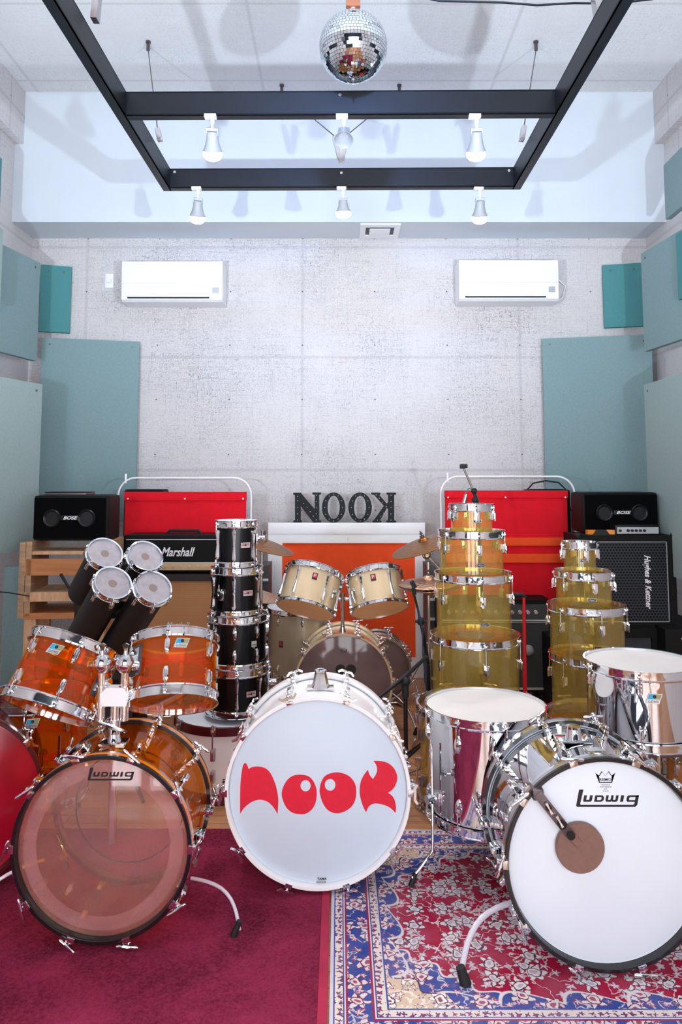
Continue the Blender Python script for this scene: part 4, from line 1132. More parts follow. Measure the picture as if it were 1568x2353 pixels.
# ------------------------------------------------------------------ black stack on a white bass drum
BX = W(548, 1650, 3.8).x
wb = bass('bass_drum', 'white bass drum with maroon hoops lying flat under the black drum stack', .236, .285, (W(520, 1700, 3.8).x, 3.8, .035), M['white'], rot=(0, 0, 0),
          hoopmats=[M['maroon']] * 3, front=M['whitehead'], rear=M['whitehead'], handle='key', lugz=.09, n=8, ph=R(-95), claw=M['chrome2'], claw_front=True, rearclaws=True)
zb = .035 + .285 + .030
SK = [('fourth and lowest black drum of the left stack, on the white drum', .149, .205, 548, M['blackgloss'], 8, 'long'),
      ('third black drum down in the left stack, with separate oval lugs', .141, .238, 548, M['blackgloss'], 8, 'bullet'),
      ('second black drum down in the left stack, with a chrome mount socket', .1225, .220, 544, M['blackgloss'], 6, 'long'),
      ('smallest black drum at the very top of the left stack', .0985, .218, 542, M['blackgloss'], 6, 'long')]
z = zb + .012
for i, (lb, r, h, u, sh, n, sty) in enumerate(SK):
    c = W(u, 1400, 3.8)
    o = drum('tom_drum', lb, r, h, (c.x, 3.8, z), sh, head=M['whitehead'] if i == 3 else M['clearhead'], under=M['clearhead'], style=sty, n=n, ph=R(-90) + (.12 if i == 0 else .03), group='black drums of the left stack', mid=.065)
    fa = face_angle(o)
    if i == 1:
        plate_badge(o, r, fa + R(33), h * .48, .030, .022, M['silverplate'], 'YAMAHA', mark='shield', th=.3)
    else:
        plate_badge(o, r, fa + R(26), h * .50, .050, .026, M['pinkplate'], 'YAMAHA', mark='bars', th=.22, lab='pale pink rectangular badge')
    if i == 2:
        b = MB(); a = T(r, 0, h * .47) @ RY(R(90)); b.box(-.028, .028, -.020, .020, 0, .008, a, bev=.004); b.cyl(.019, .006, .034, 20, a); b.cyl(.010, .03, .037, 16, a); b.cyl(.004, 0, .03, 8, a @ T(-.02, 0, .02) @ RY(R(-90)))
        b.build('mount_socket', M['chrome'], o, rot=(0, 0, fa - R(38)))
    if i in (0, 3):
        b = MB(); a = T(r, 0, h * .62) @ RY(R(90)); b.box(-.025, .025, -.018, .018, 0, .008, a, bev=.004); b.cyl(.016, .006, .045, 20, a); b.cyl(.005, 0, .04, 8, a @ T(-.0, 0, .03) @ RY(R(-90)))
        b.build('mount_socket', M['chrome'], o, rot=(0, 0, fa + R(84)))
    z += h + .0125

# ------------------------------------------------------------------ yellow acrylic stacks
def ystack(us, Y, zs, hs, rs, labels, group, base_r, base_u, base_top, base_label, n):
    c = W(base_u, 1500, Y)
    bh = base_top - .07
    bass('bass_drum', base_label, base_r, bh, (c.x, Y, .04), M['yellow'], rot=(0, 0, 0), hoopmats=[M['chrome2'], M['smokeshell'], M['chrome2']], front=M['clearyel'], rear=None,
         handle='T', twist=R(80), n=8, ph=R(-70), claw=M['chrome2'])
    z = base_top + .001
    for i, (u, zt, h, r, lb) in enumerate(zip(us, zs, hs, rs, labels)):
        c = W(u, 1400, Y)
        o = drum('concert_tom', lb, r, h, (c.x, Y, z), M['yellow'], cat='drum', head=M['clearyel'], style='box', n=n[i], ph=R(-90) + .05, bottom=False, dot=r * .45, mid=h * .36, group=group)
        fa = face_angle(o)
        plate_badge(o, r, fa + R(16), h * (.28 if i < 3 else .45), .040, .016, M['ink'], 'Pearl', M['silverplate'], mark='frame', th=.42, tw=.6, lab='small black and silver badge')
        b = MB(); 
        for q in (.35, .60): b.cyl(.007, 0, .006, 12, T(r, 0, h * q + .0) @ RY(R(90)))
        b.box(r - .001, r + .003, -.010, .010, h * .25, h * .7, bev=.002)
        b.build('mount_plate', M['chrome'], o, rot=(0, 0, fa + R(172)))
        z += h + .0012
Z1 = [.76, 1.046, 1.245, 1.37]
ystack([1091, 1089, 1086, 1087], 3.6, Z1, [.76 - .452, .285, .198, .124], [.203, .176, .151, .098],
       ['largest yellow see-through drum at the foot of the taller yellow stack', 'third yellow see-through drum down in the taller yellow stack', 'second yellow see-through drum down in the taller yellow stack', 'smallest yellow see-through drum on top of the taller yellow stack'],
       'drums of the taller yellow stack', .262, 1092, .45, 'clear yellow bass drum lying flat under the taller yellow stack, behind the steel floor tom', [6, 6, 6, 6])
ystack([1353, 1348, 1343, 1336], 3.62, None or [.666, .895, 1.05, 1.187], [.666 - .392, .228, .156, .136], [.178, .171, .128, .075],
       ['lowest yellow see-through drum of the shorter yellow stack, behind the steel tom', 'third yellow see-through drum down in the shorter yellow stack', 'second yellow see-through drum down in the shorter yellow stack', 'smallest yellow see-through drum on top of the shorter yellow stack'],
       'drums of the shorter yellow stack', .25, 1380, .39, 'clear yellow bass drum lying flat under the shorter yellow stack', [6, 6, 6, 4])

# ------------------------------------------------------------------ champagne kit in the middle
PX = W(790, 1560, 4.4).x
cb = bass('bass_drum', 'champagne bass drum with a smoky see-through front skin behind the white bass drum', .270, .34, (PX, 4.45 + .368, .290 + UP), M['champagne'],
          hoopmats=[M['champagne'], M['champagne'], M['champagne']], front=M['smoke'], rear=M['whitehead'], n=10, frontlabel='smoky see-through front skin', lugz=.08, claw=M['chrome2'])
CZ = .290 + UP
q = W(790, 1497, 4.44)
cr = MB(); cr.prism([[(x * .7, y * .7) for x, y in ol], [(x * .62, y * .55) for x, y in ol][::-1]], 0, .0006); cr.build('maker_mark', M['ink'], cb, smooth=0, loc=(q.x - PX, q.z - CZ, .3465))
text('maker_mark', 'REMO', .024, .006, M['ink'], cb, (q.x - PX, q.z - CZ - .005, .3468), (0, 0, 0), depth=.0004)
for du in (-14, 10):
    q = W(797 + du, 1542, 4.44)
    MB().cyl(.030, 0, .0006, 32, T(q.x - PX, q.z - CZ, .3466)).build('dark_disc', M['ink'], cb)
spur(cb, (PX + .27, 4.7, .2), (PX + .42, 4.5, .0), (.04, 0, .03), M['chrome2'])
spur(cb, (PX - .27, 4.7, .2), (PX - .42, 4.5, .0), (-.04, 0, .03), M['chrome2'])
hz = W(788, 1382, 4.5).z
b = MB().cyl(.011, CZ + .26, hz + .03, 16, T(PX - .005, 4.6, 0)); b.cyl(.020, CZ + .27, CZ + .30, 20, T(PX - .005, 4.6, 0), r2=.014)
wlocal(cb, b.build('holder_post', M['chrome']))
b = MB().tube([(PX - .11, 4.58, hz - .005), (PX - .03, 4.6, hz), (PX + .03, 4.6, hz), (PX + .10, 4.58, hz + .0)], .010, 12); b.cyl(.015, hz - .02, hz + .035, 16, T(PX - .005, 4.6, 0))
for s_ in (-1, 1): b.box(PX + s_ * .10 - .014, PX + s_ * .10 + .014, 4.56, 4.59, hz - .03, hz + .04, bev=.004)
wlocal(cb, b.build('tom_arms', M['chrome']))
for lb, u, v, r, h, roll, bang, sg in (('left of the two champagne toms with tan bottom skin, tilted over the champagne bass drum', 713, 1358, .164, .225, R(13), R(12), 1),
                           ('right of the two champagne toms with tan bottom skin, tilted over the champagne bass drum', 866, 1360, .157, .21, R(-8), R(-14), -1)):
    o, _ = tilted('tom_drum', lb, r, h, u, v, 4.42, R(26), roll, M['champagne'], head=M['whitehead'], under=M['tanhead'], style='long', n=6, hoopmat=M['chrome'], hk=.5)
    o.name = 'tom_drum'
    fa = face_angle(o)
    for c in [c for c in o.children if c.name.startswith('lug')]: c.rotation_euler.z += fa + R(28) * sg
    plate_badge(o, r, fa + (R(2) if sg > 0 else R(-2)), h * .68, .030, .040, M['ink'], None, mark='p', lab='black badge with a red square')
    q = text_mesh('badge_lettering', 'P', .014, .018, M['silverplate'], depth=.0006)
    t = put('badge_lettering', q, o); t.matrix_local = RZ(fa + (R(2) if sg > 0 else R(-2))) @ T(r + .0032, 0, h * .68 + .004) @ RY(R(90)) @ RZ(R(90))
    b = MB(); a = T(r, 0, h * .45) @ RY(R(90)); b.box(-.03, .03, -.015, .015, 0, .010, a, bev=.004); b.cyl(.013, .006, .03, 16, a @ T(-.012, 0, 0)); b.tube([(r + .02, 0, h * .5), (r + .03, .012, h * .3), (r + .02, .02, h * .1)], .006, 8)
    b.build('mount_bracket', M['chrome'], o, rot=(0, 0, fa + R(52) * sg))
cf = upright('floor_tom', 'silvery champagne floor tom standing behind the left champagne tom', .205, .42, 688, 1396, 5.0, M['champagne2'], cat='floor tom', head=M['whitehead'], under=M['whitehead'], style='bullet', n=8, ph=.15, mid=.06)
legs(cf, .205, .42, 3, R(200)); plate_badge(cf, .205, face_angle(cf) - R(34), .22, .03, .04, M['ink'], None, mark='p')
sb2 = bass('bass_drum', 'small bass drum with a smoky skin half hidden behind the champagne bass drum', .195, .25, (W(872, 1525, 5.0).x, 5.05 + .278, .235), M['maroon'],
           hoopmats=[M['chrome2']] * 3, front=M['smoke'], rear=M['whitehead'], n=8, lugz=.06, claw=M['chrome2'])
spur(sb2, (sb2.location.x + .19, 5.2, .2), (sb2.location.x + .26, 5.1, .0), (.03, 0, .03), M['chrome2'])
spur(sb2, (sb2.location.x - .19, 5.2, .2), (sb2.location.x - .26, 5.1, .0), (-.03, 0, .03), M['chrome2'])

# ------------------------------------------------------------------ cymbals + stands
def cymbal(name, label, u, v, Y, r, tilt, mat, pole=None, hat=False, gear=M['chrome2']):
    c = W(u, v, Y)
    o = thing(name, label, 'cymbal', c, tilt)
    prof = [(.006, .032), (.014, .031), (.026, .024), (.034, .012), (.05, .010), (r * .6, .002), (r * .9, -.010), (r, -.016)]
    MB().lathe(prof + [(a, z - .0025) for a, z in prof[::-1]], 64, closed=True).build('bronze', mat, o)
    MB().cyl(.014, .030, .042, 16).cyl(.004, .03, .07, 8).cyl(.009, .048, .06, 6).build('felt_and_nut', M['gunmetal'], o)
    if hat: MB().lathe([(a, -z - .045) for a, z in prof] + [(a, -z - .048) for a, z in prof[::-1]], 64, closed=True).build('bottom_cymbal', mat, o)
    return o, c
def stand(name, label, x, y, top, mat, legr=.28, leaning=None, cat='stand', boom=None):
    o = thing(name, label, cat, (x, y, 0))
    MB().cyl(.012, .10, top * .55, 14).cyl(.008, top * .55, top, 12).build('pole', mat, o)
    MB().cyl(.019, top * .53, top * .58, 16).box(.0, .04, -.004, .004, top * .54, top * .565, bev=.003).cyl(.02, .26, .31, 16).build('collar', mat, o)
    stand_legs(o, .28, legr, .008, mat, random.uniform(0, 2))
    if boom:
        b = MB().tube([Vector(q) - Vector((x, y, 0)) for q in boom], .008, 10)
        b.build('boom_arm', mat, o)
        q = Vector(boom[1]) - Vector((x, y, 0)) if len(boom) > 2 else Vector((0, 0, top))
        MB().sphere(.026, Matrix.Translation(q)).cyl(.010, -.04, .04, 10, Matrix.Translation(q) @ RX(R(90))).build('tilt_joint', mat, o)
    return o
_, c = cymbal('cymbal', 'brown bronze cymbal tilted beside the top of the black drum stack', 602, 1245, 4.5, .205, (R(4), R(17), 0), M['cymbal'])
stand('cymbal_stand', 'chrome cymbal stand behind the black drum stack', c.x, c.y, c.z + .03, M['chrome2'])
_, c = cymbal('cymbal', 'pale bronze cymbal low behind the black drum stack', 588, 1362, 4.75, .165, (R(4), R(12), 0), M['cymbal2'])
stand('cymbal_stand', 'short chrome cymbal stand behind the black drum stack', c.x, c.y, c.z + .03, M['chrome2'])
_, c = cymbal('cymbal', 'dark bronze cymbal tilted up beside the taller yellow stack', 975, 1246, 4.4, .205, (R(6), R(-20), 0), M['cymbal'])
q0, q1, q2 = c, W(984, 1262, 4.4), W(1012, 1310, 4.4)
stand('cymbal_stand', 'chrome boom stand holding the dark cymbal, behind the taller yellow stack', q2.x, 4.4, q2.z, M['chrome2'], legr=.17, boom=[q0 + Vector((0, 0, -.01)), W(980, 1275, 4.4), q2 + Vector((0, 0, 0)), q2 + Vector((.10, .02, -.12))])
_, c = cymbal('hi_hat_cymbals', 'pair of pale bronze hi-hat cymbals left of the taller yellow stack', 985, 1334, 4.15, .165, (R(3), R(-2), 0), M['cymbal2'], hat=True)
stand('hi_hat_stand', 'chrome hi-hat stand under the pale hi-hat cymbals', c.x, c.y, c.z + .10, M['chrome2'], legr=.14)

# mic stands
p = W(985, 1500, 3.95)
o = thing('microphone_stand', 'black microphone stand with a clip, left of the taller yellow stack', 'microphone stand', (p.x, 3.95, 0))
P_ = lambda u, v, Y=3.95: W(u, v, Y) - Vector((p.x, 3.95, 0))
MB().tube([P_(985, 1528), P_(975, 1468), P_(962, 1405), P_(951, 1362)], [.009, .009, .006, .006], 10).build('pole', M['blackmetal'], o)
MB().tube([(0, 0, .14), P_(985, 1528)], .010, 12).build('base_pole', M['blackmetal'], o)
MB().tube([P_(953, 1366), P_(950, 1350)], [.012, .010], 12).box(-.012, .012, -.012, .012, -.02, .02, Matrix.Translation(P_(950, 1343)) @ RY(-.5), bev=.004).build('microphone_clip', M['rubber'], o)
MB().sphere(.022, Matrix.Translation(P_(968, 1428))).cyl(.008, -.03, .03, 10, Matrix.Translation(P_(968, 1428)) @ RY(R(90))).build('collar', M['rubber'], o)
stand_legs(o, .16, .20, .008, M['blackmetal'], [R(50), R(130), R(190)])
tag(MB().tube([P_(960, 1395) + Vector((p.x, 3.93, 0)), W(972, 1450, 3.93), W(972, 1500, 3.93), W(978, 1560, 3.93), W(984, 1610, 3.93), Vector((p.x - .02, 3.93, .03)), Vector((p.x - .12, 3.9, .008))], .004, 6).build('microphone_cable', pm('dark blue cable', '1d3a5c', .5)), 'dark blue cable running down the black microphone stand', 'cable')
p = W(932, 1570, 3.5)
o = thing('microphone_stand', 'low black boom stand between the white bass drum and the yellow stack', 'microphone stand', (p.x, 3.5, 0))
P_ = lambda u, v, Y=3.5: W(u, v, Y) - Vector((p.x, 3.5, 0))
MB().tube([P_(872, 1602, 3.42), P_(900, 1580, 3.45), P_(930, 1556), P_(958, 1530), P_(982, 1508)], [.006, .008, .011, .009, .009], 10).build('boom_arm', M['blackmetal'], o)
MB().tube([(0, 0, .16), P_(932, 1572)], .010, 12).build('pole', M['blackmetal'], o)
MB().sphere(.024, Matrix.Translation(P_(932, 1565))).cyl(.016, P_(932, 1600).z, P_(932, 1575).z, 14).build('tilt_joint', M['rubber'], o)
MB().tube([P_(948, 1556), P_(962, 1530)], .006, 8).build('cable_clip', M['chrome2'], o)
stand_legs(o, .18, .17, .008, M['blackmetal'], [R(85), R(175), R(255)])
p = W(1094, 1150, 4.7)
o = thing('microphone_stand', 'tall boom stand with a green cable rising behind the taller yellow stack', 'microphone stand', (p.x + .02, 4.7, 0))
P_ = lambda u, v, Y=4.7: W(u, v, Y) - Vector((p.x + .02, 4.7, 0))
MB().tube([P_(1066, 1076), P_(1088, 1127)], .007, 10).build('boom_arm', M['chrome2'], o)
MB().tube([P_(1088, 1127), P_(1097, 1152), (0, 0, 1.1)], .010, 10).build('upper_pole', M['blackmetal'], o)
MB().cyl(.012, .12, 1.12, 12).build('pole', M['blackmetal'], o)
MB().box(-.016, .016, -.012, .012, -.014, .014, Matrix.Translation(P_(1063, 1072)), bev=.004).cyl(.014, -.02, .02, 12, Matrix.Translation(P_(1067, 1071)) @ RY(R(90))).build('swivel_tip', M['rubber'], o)
MB().sphere(.02, Matrix.Translation(P_(1090, 1128))).sphere(.022, Matrix.Translation(P_(1092, 1149))).build('joint', M['rubber'], o)
MB().tube([P_(1068, 1152), P_(1070, 1133), P_(1078, 1122), P_(1092, 1127), P_(1100, 1150), P_(1101, 1180)], .004, 8).build('cable', M['cordgreen'], o)
MB().tube([P_(1066, 1160), P_(1072, 1136)], [.014, .011], 12).build('cable_plug', M['chrome2'], o)
stand_legs(o, .2, .3, .009, M['blackmetal'], .4)

# red folding stand
p = W(1207, 1590, 4.1); top = W(1209, 1372, 4.1).z
o = thing('instrument_stand', 'slim bright red stand with black handle between the two yellow stacks', 'stand', (p.x, 4.1, 0))
MB().tube([(0, 0, .10), (0, 0, top * .5), (.005, 0, top)], [.012, .011, .008], 12).cyl(.015, top * .36, top * .40, 14).build('pole', M['redpaint'], o)
MB().tube([(-.085, 0, top + .002), (-.06, 0, top + .014), (0, 0, top + .010), (.018, 0, top - .004)], [.008, .012, .012, .008], 10).build('handle', M['rubber'], o)
for a in (R(-35), R(200), R(95)):
    d = Vector((math.cos(a), math.sin(a), 0))
    MB().tube([Vector((0, 0, .16)), d * .16 + Vector((0, 0, .10)), d * .34 + Vector((0, 0, .014))], [.013, .012, .012], 10).build('leg', M['redpaint'], o)

# ================================================================== BACK ROW
def face_box(name, label, cat, u0, u1, v0, v1, Y, depth, rotz=0.0, z0=None):
    """box-like thing whose front face spans the given outline at depth Y; origin at front bottom centre"""
    a, b = W(u0, v0, Y), W(u1, v1, Y); zb = b.z if z0 is None else z0
    w = (W(u1, (v0 + v1) / 2, Y).x - W(u0, (v0 + v1) / 2, Y).x) / 2
    o = thing(name, label, cat, ((a.x + b.x) / 2, Y, zb), (0, 0, rotz))
    return o, w, a.z - zb
# left combo: cabinet, head
o, w, h = face_box('speaker_cabinet', 'tan fronted guitar speaker cabinet with white script, under the black amplifier head', 'speaker cabinet', 280, 545, 1320, 1560, 5.0, .36, z0=.0)
MB().prism([[(-w, 0.05), (w, 0.05), (w, h), (-w, h)], [(-w + .035, .085), (w - .035, .085), (w - .035, h - .045), (-w + .035, h - .045)][::-1]], -.36, 0, RX(R(90))).box(-w, w, .34, .36, .05, h).build('case', M['tolexdark'], o, smooth=0)
MB().box(-w + .035, w - .035, .016, .03, .085, h - .045).build('grille_cloth', M['tan'], o, smooth=0)
for s_ in (-1, 1):
    for y in (.05, .31): MB().cyl(.025, -.012, .012, 16, T(s_ * (w - .06), y, .025) @ RY(R(90))).box(s_ * (w - .06) - .02, s_ * (w - .06) + .02, y - .02, y + .02, .035, .052).build('castor', M['rubber'], o)
q = W(408, 1437, 5.0); text('script', 'Marshall', .155, .036, M['white2'], o, (q.x - o.location.x, .014, q.z), shear=.35, bold=.02, depth=.003)
cabtop = h
o, w, h = face_box('amplifier', 'black guitar amplifier head with white script and gold control panel', 'amplifier', 283, 545, 1229, 1316, 5.02, .25, z0=cabtop)
b = MB(); b.box(-w, w, 0, .25, .012, h, bev=.018); b.build('case', M['black'], o)
MB().box(-w + .02, w - .02, -.004, .01, h * .30, h * .86).build('front_cloth', M['black'], o, smooth=0)
b = MB(); z1 = h * .87
b.box(-w + .02, w - .02, -.006, .0, z1, z1 + .004); b.box(-w + .02, w - .02, -.006, 0, h * .285, h * .30); b.build('piping', M['white2'], o, smooth=0)
MB().box(-w + .02, w - .02, -.006, .01, h * .10, h * .28).build('control_panel', M['gold'], o, smooth=0)
kn = MB().cyl(.011, 0, .016, 14, RX(R(90))).mesh('knob', M['gold'])
for i in range(11): put('knob', kn, o, (-w + .06 + i * .055, -.006, h * .19))
q = W(410, 1268, 5.02); text('script', 'Marshall', .225, .060, M['white2'], o, (q.x - o.location.x, -.006, q.z - o.location.z), shear=.35, bold=.02, depth=.003)
MB().tube([(-.12, .12, h - .002), (-.10, .12, h + .02), (.10, .12, h + .02), (.12, .12, h - .002)], .010, 8).build('carry_handle', M['rubber'], o)

# black small amp on the floor behind the toms
o, w, h = face_box('amplifier', 'black grilled amplifier on the floor, glimpsed between the two amber toms', 'amplifier', 236, 314, 1560, 1672, 4.2, .25, z0=.0)
MB().box(-w, w, 0, .25, 0.005, h, bev=.012).build('case', M['black'], o)
MB().box(-w + .02, w - .02, -.004, .004, .03, h - .03).build('grille_cloth', M['mesh'], o, smooth=0)

# white tube racks with red felt
def rack(label, u0, u1, vt, Y):
    a, b = W(u0, vt, Y), W(u1, vt, Y); cx = (a.x + b.x) / 2; w = (b.x - a.x) / 2; zt = a.z; r = .13
    o = thing('rolling_rack', label, 'rack', (cx, Y, 0))
    pts = [(-w, 0, .05), (-w, 0, zt - r)] + [(-w + r - r * math.cos(t * PI / 16), 0, zt - r + r * math.sin(t * PI / 16)) for t in range(1, 9)] + \
          [(w - r + r * math.sin(t * PI / 16), 0, zt - r + r * math.cos(t * PI / 16)) for t in range(0, 8)] + [(w, 0, zt - r), (w, 0, .05)]
    MB().tube(pts, .0075, 12).build('tube', M['white2'], o)
    MB().cyl(.008, zt - r + .09, zt - r + .16, 8, T(-w + r * .4, 0, 0)).build('hook', M['white2'], o)
    for s_ in (-1, 1): MB().box(s_ * w - .02, s_ * w + .02, -.11, .11, .01, .05, bev=.008).build('foot', M['white2'], o)
    return o, cx, w, zt
def banner(label, u0, u1, Y, bands, cx0, pins):
    a = W(u0, 1200, Y); b = W(u1, 1200, Y); zt = W(u0, bands[0][0], Y).z; zb = W(u0, bands[-1][1], Y).z
    o = thing('felt_banner', label, 'banner', ((a.x + b.x) / 2, Y, zb)); w = (b.x - a.x) / 2
    for i, (v0, v1, m_, th) in enumerate(bands):
        z0, z1 = W(u0, v1, Y).z - zb, W(u0, v0, Y).z - zb
        q = MB().box(-w - (th > .02) * .003, w + (th > .02) * .003, -th, .02, z0, z1, bev=.003).build('felt_band', M[m_], o)
        if m_ == 'orangefab': q['label'] = 'orange felt band'
    pin = MB().sphere(.007, I4, 10).mesh('pin', M['white2'])
    for t in pins: put('pin', pin, o, (-w + 2 * w * t, -.030, zt - zb - .05))
    return o
rack('white rounded tube frame on the left, around the left red banner', 273, 578, 1098, 5.50)
banner('red felt banner hung behind the black amplifier head', 287, 565, 5.42, [(1130, 1150, 'redfab', .028), (1150, 1378, 'redfab', .012)], 0, (.03, .5, .98))
rack('white rounded tube frame on the right, around the right red banner', 1013, 1320, 1095, 5.50)
banner('red felt banner with two orange bands behind the taller yellow stack', 1024, 1304, 5.42,
       [(1127, 1144, 'redfab', .028), (1144, 1235, 'redfab', .012), (1235, 1253, 'orangefab', .030), (1253, 1272, 'redfab', .012), (1272, 1292, 'orangefab', .030), (1292, 1380, 'redfab', .012)], 0, (.02, .49, .98))
# things peeping over the banners
p = W(337, 1132, 5.75); o = thing('black_case', 'thin black case top peeping over the left red banner', 'case', (p.x, 5.66, 0))
MB().box(-.15, .15, 0, .20, 0.0, p.z + .02, bev=.02).build('case_body', M['black'], o); MB().box(-.14, .14, .0, .2, p.z + .02, p.z + .026).build('lid_edge', M['tolexdark'], o)
p = W(1256, 1115, 5.75); o = thing('black_bag', 'black bag with a looped handle peeping over the right red banner', 'bag', (p.x, 5.66, 0))
MB().box(-.16, .16, 0, .2, 0, p.z - .03, bev=.03).build('bag_body', M['black'], o)
MB().tube([(-.15, .1, p.z - .04), (-.10, .1, p.z + .015), (0, .1, p.z + .035), (.10, .1, p.z + .02), (.16, .1, p.z - .04), (.18, .08, p.z - .2)], .006, 8).build('handle', M['rubber'], o)

# JC style amp
o, w, h = face_box('amplifier', 'black guitar amplifier with a row of knobs below the right red banner', 'amplifier', 1010, 1268, 1378, 1560, 5.15, .28, z0=.0)
MB().prism([[(-w, .06), (w, .06), (w, h), (-w, h)], [(-w + .014, .075), (w - .014, .075), (w - .014, h - .03), (-w + .014, h - .03)][::-1]], -.21, 0, RX(R(90))).box(-w, w, .19, .21, .06, h).build('case', M['black'], o, smooth=0)
MB().box(-w + .014, w - .014, .008, .02, h * .80, h - .03).build('control_panel', M['grey'], o, smooth=0)
MB().box(-w + .014, w - .014, .004, .02, h * .785, h * .80).box(-w + .014, w - .014, .004, .02, .075, .09).box(-w + .014, w - .014, .004, .02, h * .77, h * .776).build('silver_trim', M['panelgrey'], o, smooth=0)
MB().box(-w + .014, w - .014, .008, .02, .09, h * .77).build('grille_cloth', M['mesh'], o, smooth=0)
kn = MB().cyl(.012, 0, .018, 16, RX(R(90))).cyl(.0135, 0, .004, 16, RX(R(90))).mesh('knob', M['chrome2'])
for i in range(12): put('knob', kn, o, (-w + .07 + i * .054, .008, h * .875))
for s_ in (-1, 1):
    for y in (.04, .17): MB().cyl(.028, -.012, .012, 16, T(s_ * (w - .07), y, .029) @ RY(R(90))).box(s_ * (w - .07) - .02, s_ * (w - .07) + .02, y - .02, y + .02, .04, .062).build('castor', M['rubber'], o)
q = W(1218, 1497, 5.15); o2 = tag(MB().sphere(.036, I4, 24).build('grey_ball', pm('matte grey sphere', '8e8e94', .8), None, loc=(W(1218, 1497, 5.09).x, 5.125, W(1218, 1497, 5.09).z)), 'round pale grey ball against the grille of the knobbed black amplifier', 'ball')  # plain grey sphere set against the amplifier grille

# orange panel in white frame, letters on top
o, w, h = face_box('framed_panel', 'large orange felt panel in a white wooden frame leaning at the back wall centre', 'panel', 617, 980, 1201, 1560, 5.75, .06, z0=.0)
u2x = lambda u, v: W(u, v, 5.75)
zi1 = u2x(700, 1248).z; zi0 = u2x(700, 1512).z
xl, xr = u2x(648, 1380).x - o.location.x, u2x(955, 1380).x - o.location.x
MB().prism([[(-w, .0), (w, .0), (w, h), (-w, h)], [(xl, zi0), (xr, zi0), (xr, zi1), (xl, zi1)][::-1]], -.06, 0, RX(R(90))).box(-w, w, .05, .06, 0, h).build('frame', M['white2'], o, smooth=20)
MB().box(-w, w, -.012, 0.0, h - .085, h - .0, bev=.003).build('top_rail', M['white2'], o)
MB().box(xl, xr, .02, .045, zi0, zi1).build('orange_felt', M['orangefab'], o, smooth=0)
q = u2x(800, 1240); text('maker_mark', 'I', .004, .03, M['gold'], o, (q.x - o.location.x, -.0005, q.z), depth=.0008)
PT = h
N_ = [(1098, 200), (1160, 200), (1283, 345), (1283, 218), (1262, 215), (1262, 198), (1335, 198), (1335, 215), (1320, 218), (1320, 436), (1337, 440), (1337, 455), (1270, 455), (1160, 312), (1160, 436), (1170, 440), (1170, 455), (1098, 455), (1098, 440), (1113, 436), (1113, 222), (1098, 215)]
K_ = [(277, 310), (352, 310), (352, 325), (345, 330), (410, 405), (422, 395), (422, 330), (408, 325), (408, 310), (488, 310), (488, 325), (472, 330), (472, 548), (488, 553), (488, 566), (408, 566), (408, 553), (422, 548), (422, 455), (410, 440), (352, 545), (362, 552), (362, 566), (288, 566), (288, 553), (300, 548), (385, 425), (300, 330), (277, 325)]
N_ = [(380 + x / 3.7333, 1080 + y / 3.7333) for x, y in N_]; K_ = [(780 + x / 3.7333, 1050 + y / 3.7333) for x, y in K_]
def OO(cx): 
    return [(cx + 27 * math.cos(t * PI / 24), 1167.5 + 34.5 * math.sin(t * PI / 24)) for t in range(48)], [(cx + 14 * math.cos(t * PI / 24), 1167.5 + 27 * math.sin(t * PI / 24)) for t in range(48)][::-1]
NB = [(684, 1142), (684, 1152), (684, 1167), (684, 1182), (684, 1196), (698, 1158), (706, 1167), (713, 1177), (720, 1187), (727, 1196), (727, 1182), (727, 1167), (727, 1153), (727, 1139)]
KB = [(899, 1139), (899, 1153), (899, 1167), (899, 1182), (899, 1196), (865, 1138), (872, 1146), (879, 1155), (888, 1165), (890, 1172), (882, 1180), (875, 1188), (868, 1196)]
bulb = MB().sphere(.0036, I4, 8).mesh('bulb', M['bulbw'])
for lb, loops, bl in (('slate grey bulb letter N standing on the white frame', [N_], NB),
                      ('slate grey bulb letter O next to the letter N', list(OO(767)), [(767 + 20.5 * math.cos(t * PI / 6), 1167.5 + 30.8 * math.sin(t * PI / 6)) for t in range(12)]),
                      ('slate grey bulb letter O next to the mirrored letter K', list(OO(828)), [(828 + 20.5 * math.cos(t * PI / 6), 1167.5 + 30.8 * math.sin(t * PI / 6)) for t in range(12)]),
                      ('slate grey bulb letter K turned back to front on the white frame', [K_], KB)):
    ww = [[W(u, v, 5.765) for u, v in l] for l in loops]
    xs = [p.x for l in ww for p in l]; cx = (min(xs) + max(xs)) / 2; z0 = min(p.z for p in ww[0])
    o = thing('bulb_letter', lb, 'letter', (cx, 5.79, PT + .0), group='bulb letters on the white frame')
    ls = [[(p.x - cx, p.z - z0) for p in l] for l in ww]
    MB().prism(ls, -.03, .025, RX(R(90))).build('letter_body', M['marquee'], o, smooth=0)
    for u, v in bl:
        p = W(u, v, 5.76); put('bulb', bulb, o, (p.x - cx, -.026, p.z - z0))

